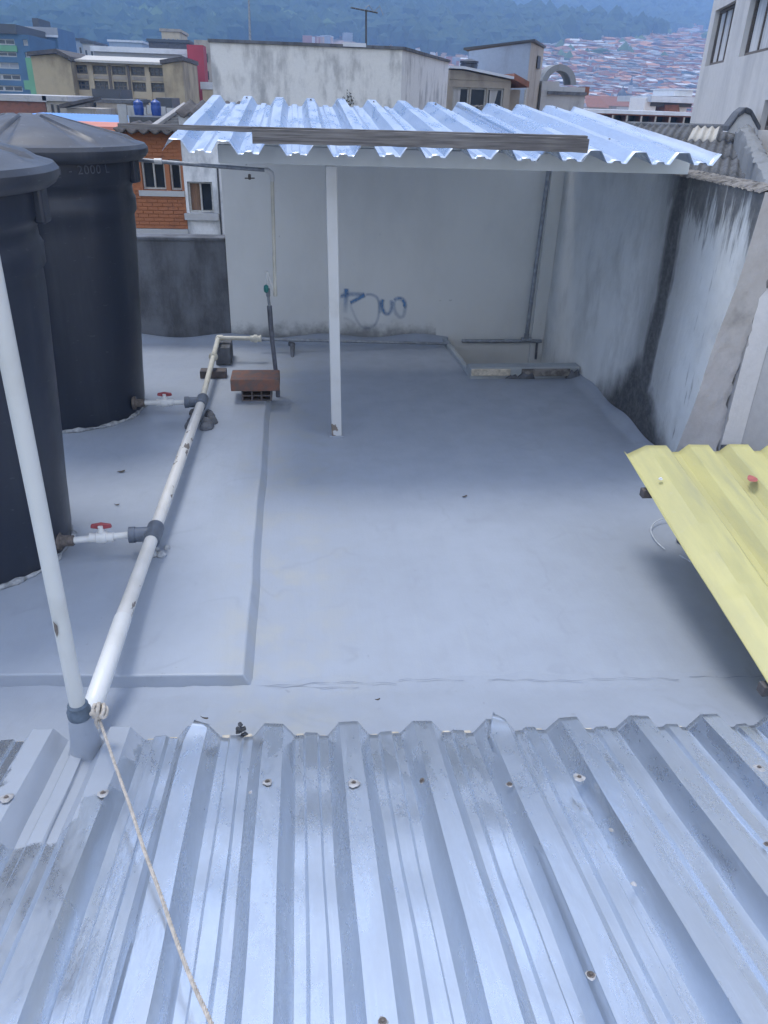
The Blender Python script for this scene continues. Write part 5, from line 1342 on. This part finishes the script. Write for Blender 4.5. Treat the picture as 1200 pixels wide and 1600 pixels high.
def sample(n, fx, fy, ok):
    c = 0; tries = 0
    while c < n and tries < n*12:
        tries += 1; px = rh.uniform(*fx); py = rh.uniform(*fy)
        if not ok(px, py): continue
        p = hit(px, py)
        if p is None or p[1] > 2300: continue
        sites.append(p); c += 1
nz = lambda px, py: math.sin(px*.045+1.3*math.sin(py*.11)) + math.sin(py*.13+px*.021) + .6*math.sin(px*.11-py*.07)
def top_town(px): return float(np.interp(px, [690, 760, 830, 870, 930, 985, 1030, 1080, 1120], [118, 108, 92, 84, 78, 74, 66, 50, 44]))
sample(3600, (690, 1115), (44, 185), lambda a, b: b > top_town(a) + 4*nz(a, b) and nz(a, b) > -1.9)
sample(150, (790, 1115), (44, 100), lambda a, b: top_town(a)-28 < b < top_town(a) and nz(a*1.7, b*1.5) > .5)
def mid(px): return float(np.interp(px, [540, 570, 620, 680, 740], [44, 46, 60, 80, 98]))
sample(190, (535, 745), (34, 112), lambda a, b: mid(a)-9 < b < mid(a)+16 and nz(a*2, b*2) > -.8)
sample(30, (690, 830), (52, 90), lambda a, b: nz(a*2, b*2) > .4)
sample(26, (480, 560), (45, 70), lambda a, b: nz(a*2, b*2) > .5)
sites.sort(key=lambda p: p[1])
HPROTO = {}
def house_mesh(hm, rm, kind):
    k = (hm, rm, kind)
    if k in HPROTO: return HPROTO[k]
    b = MB(); b.box((-.5, -.5, -1), (.5, .5, 1)); r = MB()
    if kind == 0: r.prism([(-.54, -.54, 1.0), (.54, -.54, 1.0), (0, -.54, 1.32)], (0, 1.08, 0))
    elif kind == 1: r.prism([(-.55, -.55, 1.005), (-.55, -.55, 1.06), (-.55, .55, 1.30), (-.55, .55, 1.24)], (1.1, 0, 0))
    else: r.box((-.52, -.52, 1.003), (.52, .52, 1.07))
    w = MB()
    for x in (-.28, .08):
        for z in (-.1, .5): w.box((x, -.512, z), (x+.2, -.501, z+.26))
    out = []
    for m_, mm in ((b, HM[hm]), (r, RM[rm]), (w, M['glass'])):
        me = bpy.data.meshes.new('far_house'); me.from_pydata(m_.v, [], m_.f); me.materials.append(mm)
        bm = bmesh.new(); bm.from_mesh(me); bmesh.ops.recalc_face_normals(bm, faces=bm.faces); bm.to_mesh(me); bm.free(); out.append(me)
    HPROTO[k] = out; return out
stuffW = [MB() for _ in HM]; stuffR = [MB() for _ in RM]
for i, p in enumerate(sites):
    hm = rh.choices(range(5), (.42, .22, .12, .20, .04))[0]; rm = rh.choices(range(3), (.45, .27, .28))[0]; kind = rh.choices(range(3), (.25, .45, .3))[0]
    sx, sy_, hz = rh.uniform(7, 13), rh.uniform(6, 10), rh.uniform(2.8, 5.0)*(1.0 if p[1] < 1200 else .85)
    fs_ = .6 if p[0]/p[1] < .27 else .92
    sx, sy_, hz = sx*fs_, sy_*fs_, hz*fs_
    rot = rh.uniform(-.35, .35) + (math.pi/2 if rh.random() < .3 else 0)
    z = float(height(p[0], p[1]))
    if i < 300:
        ms = house_mesh(hm, rm, kind)
        t = bpy.data.objects.new('hillside_house', None); col.objects.link(t); t.location = (p[0], p[1], z + hz*.55); t.rotation_euler = (0, 0, rot); t.scale = (sx, sy_, hz)
        ca = ROT @ (p - CAM); ax_, ay_ = 600 + F*ca[0]/ca[2], 800 + F*ca[1]/ca[2]
        wh = 'above the rendered building' if ax_ < 700 else 'behind the slanting shed' if ax_ < 850 else 'behind the round arch' if ax_ < 925 else 'around the dark dome' if ax_ < 1000 else 'above the modern white house' if ax_ < 1062 else 'beside the tall white building'
        wh = ('low ' if ay_ > 140 else 'halfway up ' if ay_ > 105 else 'high ') + wh
        tag(t, 'far small ' + LAB[hm] + ' with ' + ['rust brown', 'pale', 'dark grey'][rm] + ' roof ' + wh, 'house', LAB[hm] + 's with ' + ['rust brown', 'pale', 'dark grey'][rm] + ' roofs ' + wh)
        for nm, me in zip(('wall', 'roof', 'windows'), ms):
            if nm == 'windows': tgt = 'window'
            o = bpy.data.objects.new(nm if nm != 'windows' else 'window', me); col.objects.link(o); o.parent = t
    else:
        cs, sn = math.cos(rot), math.sin(rot)
        def tf(m_):
            return [(p[0] + (x*sx*cs - y*sy_*sn), p[1] + (x*sx*sn + y*sy_*cs), z + hz*.55 + zz*hz) for x, y, zz in m_]
        b = [v.co[:] for v in house_mesh(hm, rm, kind)[0].vertices]; stuffW[hm].add(tf(b), [tuple(f_.vertices) for f_ in house_mesh(hm, rm, kind)[0].polygons])
        b = [v.co[:] for v in house_mesh(hm, rm, kind)[1].vertices]; stuffR[rm].add(tf(b), [tuple(f_.vertices) for f_ in house_mesh(hm, rm, kind)[1].polygons])
allb = MB()
for i, s_ in enumerate(stuffW + stuffR): allb.mi = i; allb.add(s_.v, s_.f)
tag(allb.build('hillside_town', HM + RM), 'distant mass of brick and white houses climbing the hillside', 'town', kind='stuff')

# landmarks at the foot of the town
cy = 420; c = aty(971, 153, cy); r = (aty(978, 153, cy)[0]-aty(964.5, 153, cy)[0])/2
ch = thing('domed_church', 'small dark dome on a pale drum standing in front of the hillside town', 'church', (c[0], cy, GZ))
mb = MB(); mb.lathe((c[0], cy, GZ), [(r*.95, 0), (r*.95, c[2]-GZ)], 16); mb.build('drum', M['ochre_light'], ch)
mb = MB(); hh = aty(971, 138, cy)[2]-c[2]; mb.lathe((c[0], cy, c[2]), [(r*1.1, .01), (r*1.08, hh*.25), (r*.85, hh*.55), (r*.45, hh*.82), (r*.15, hh*.95), (r*.12, hh*1.15), (.02, hh*1.3)], 18); mb.build('dome', M['metal_dark'], ch, smooth=True, angle=60)
c = aty(983, 150, 470); zt = aty(983, 119, 470)[2]
sp_ = thing('church_spire', 'thin grey spire right of the small dark dome', 'spire', (c[0], 470, GZ))
mb = MB(); mb.box((c[0]-.9, 469, GZ), (c[0]+.9, 471, aty(983, 133, 470)[2])); mb.build('tower', M['grey_conc'], sp_)
mb = MB(); mb.lathe((c[0], 470, aty(983, 133, 470)[2]+.01), [(1.1, 0), (.05, zt-aty(983, 133, 470)[2])], 6); mb.build('spire_roof', M['metal_dark'], sp_)
for (nm, lab, a, b, yt, Y, w, rf) in (('tile_roof_house', 'low brown tiled house below the small dome, left one', 918, 948, 168, 190, 'tan', 'tile_red'), ('tile_roof_house', 'brown tiled house with dark openings below the small dome', 940, 992, 166, 230, 'tan', 'tile_red'), ('tile_roof_house', 'brown tiled house left of the modern white house', 985, 1010, 168, 200, 'grey_conc', 'tile_red')):
    t, f, u0, u1, z1 = simple_block(nm, lab, 'house', a, b, yt, Y, 9, None, group='tiled houses below the dome')
    hs = [(u0 + (u1-u0)*(k+.2)/4, u0 + (u1-u0)*(k+.85)/4, z1-2.6, z1-.9) for k in range(4)]
    shell(t, f, u0, u1, z1, 9, M[w], hs); [f.window(t, h, .12, 0, M['frame_dark']) for h in hs]
    mb = MB(); mb.prism([f.pt(u0-.4, z1+.01, .6), f.pt(u1+.4, z1+.01, .6), f.pt(u1-.5, z1+2.2, -4.5), f.pt(u0+.5, z1+2.2, -4.5)], (0, .3, .2)); mb.build('roof', M[rf], t)
c = aty(748, 62, 1500); hp = hit(796, 56)
if hp is not None:
    t = thing('white_chapel', 'tiny white chapel with a steeple high on the hill above the shed', 'chapel', hp)
    mb = MB(); mb.box((hp[0]-4, hp[1]-3, hp[2]-2), (hp[0]+4, hp[1]+3, hp[2]+2.6)); mb.build('nave', HM[1], t)
    mb = MB(); mb.box((hp[0]-1.1, hp[1]-5, hp[2]-2), (hp[0]+1.1, hp[1]-3.05, hp[2]+4.6)); mb.build('tower', HM[1], t)
    mb = MB(); mb.lathe((hp[0], hp[1]-4, hp[2]+4.61), [(1.5, 0), (.05, 3)], 4); mb.build('steeple', RM[1], t)

# forest: crowns scattered over the slopes in view
def ico():
    bm = bmesh.new(); bmesh.ops.create_icosphere(bm, subdivisions=1, radius=1); v = np.array([x.co[:] for x in bm.verts]); f_ = np.array([[q.index for q in x.verts] for x in bm.faces]); bm.free(); return v, f_
IV, IF = ico()
def forest(name, label, pts, mat, s0, s1, seed):
    g = np.random.default_rng(seed); V = []; Fc = []; b = 0
    for p in pts:
        for _ in range(3):
            s = g.uniform(s0, s1); o = g.normal(0, s*.7, 3)*[1, 1, .35]
            V.append(IV*(s*g.uniform(.75, 1.25, (len(IV), 1)))*[1, 1, g.uniform(.8, 1.3)] + p + o + [0, 0, s*.6]); Fc.append(IF + b); b += len(IV)
    m_ = MB(); m_.v = [tuple(x) for x in np.concatenate(V)]; m_.f = [tuple(x) for x in np.concatenate(Fc)]; m_.m = [0]*len(m_.f)
    tag(m_.build(name, mat), label, 'forest', kind='stuff')
def scat(n, fx, fy, ok):
    out = []; tries = 0
    while len(out) < n and tries < n*6:
        tries += 1; a, b = rh.uniform(*fx), rh.uniform(*fy)
        if not ok(a, b): continue
        p = hit(a, b)
        if p is not None: p[2] = float(height(p[0], p[1])); out.append(p)
    return out
occ = lambda a, b: b < np.interp(a, [0, 330, 331, 540, 690, 760, 870, 930, 1030, 1120], [90, 90, 78, 60, 92, 95, 80, 76, 62, 46])
forest('forest', 'dark forest covering the mountain slopes across the top of the picture', scat(4200, (-60, 1140), (-15, 95), occ), M['forest'], 4.5, 8.5, 1)
forest('bright_grove', 'brighter green trees at the foot of the mountain on the left', scat(160, (190, 345), (38, 74), lambda a, b: nz(a*2.2, b*2.2) > .3) + scat(18, (850, 1110), (50, 110), lambda a, b: nz(a*2.6, b*2.9) > 1.1) + scat(40, (380, 560), (28, 60), lambda a, b: nz(a*2, b*2) > .6), M['forest_bright'], 3.5, 7, 2)
forest('town_trees', 'dark trees growing between the hillside houses', scat(55, (850, 1112), (60, 165), lambda a, b: nz(a*3.1, b*3.3) > 1.0), M['forest'], 1.8, 3.4, 3)

# ------------------------------------------------------------------ air
hz = bpy.data.materials.new('haze'); hz.use_nodes = True; hn = hz.node_tree; hn.nodes.clear()
ho = hn.nodes.new('ShaderNodeOutputMaterial'); hv = hn.nodes.new('ShaderNodeVolumePrincipled')
hv.inputs['Density'].default_value = .00088; hv.inputs['Color'].default_value = (.34, .57, .95, 1); hv.inputs['Anisotropy'].default_value = .1
hn.links.new(hv.outputs['Volume'], ho.inputs['Volume'])
mb = MB(); mb.box((-2500, -400, GZ-1.5), (2900, 3500, 560))
tag(mb.build('haze', hz), 'pale blue haze filling the air over the city', 'haze', kind='stuff')
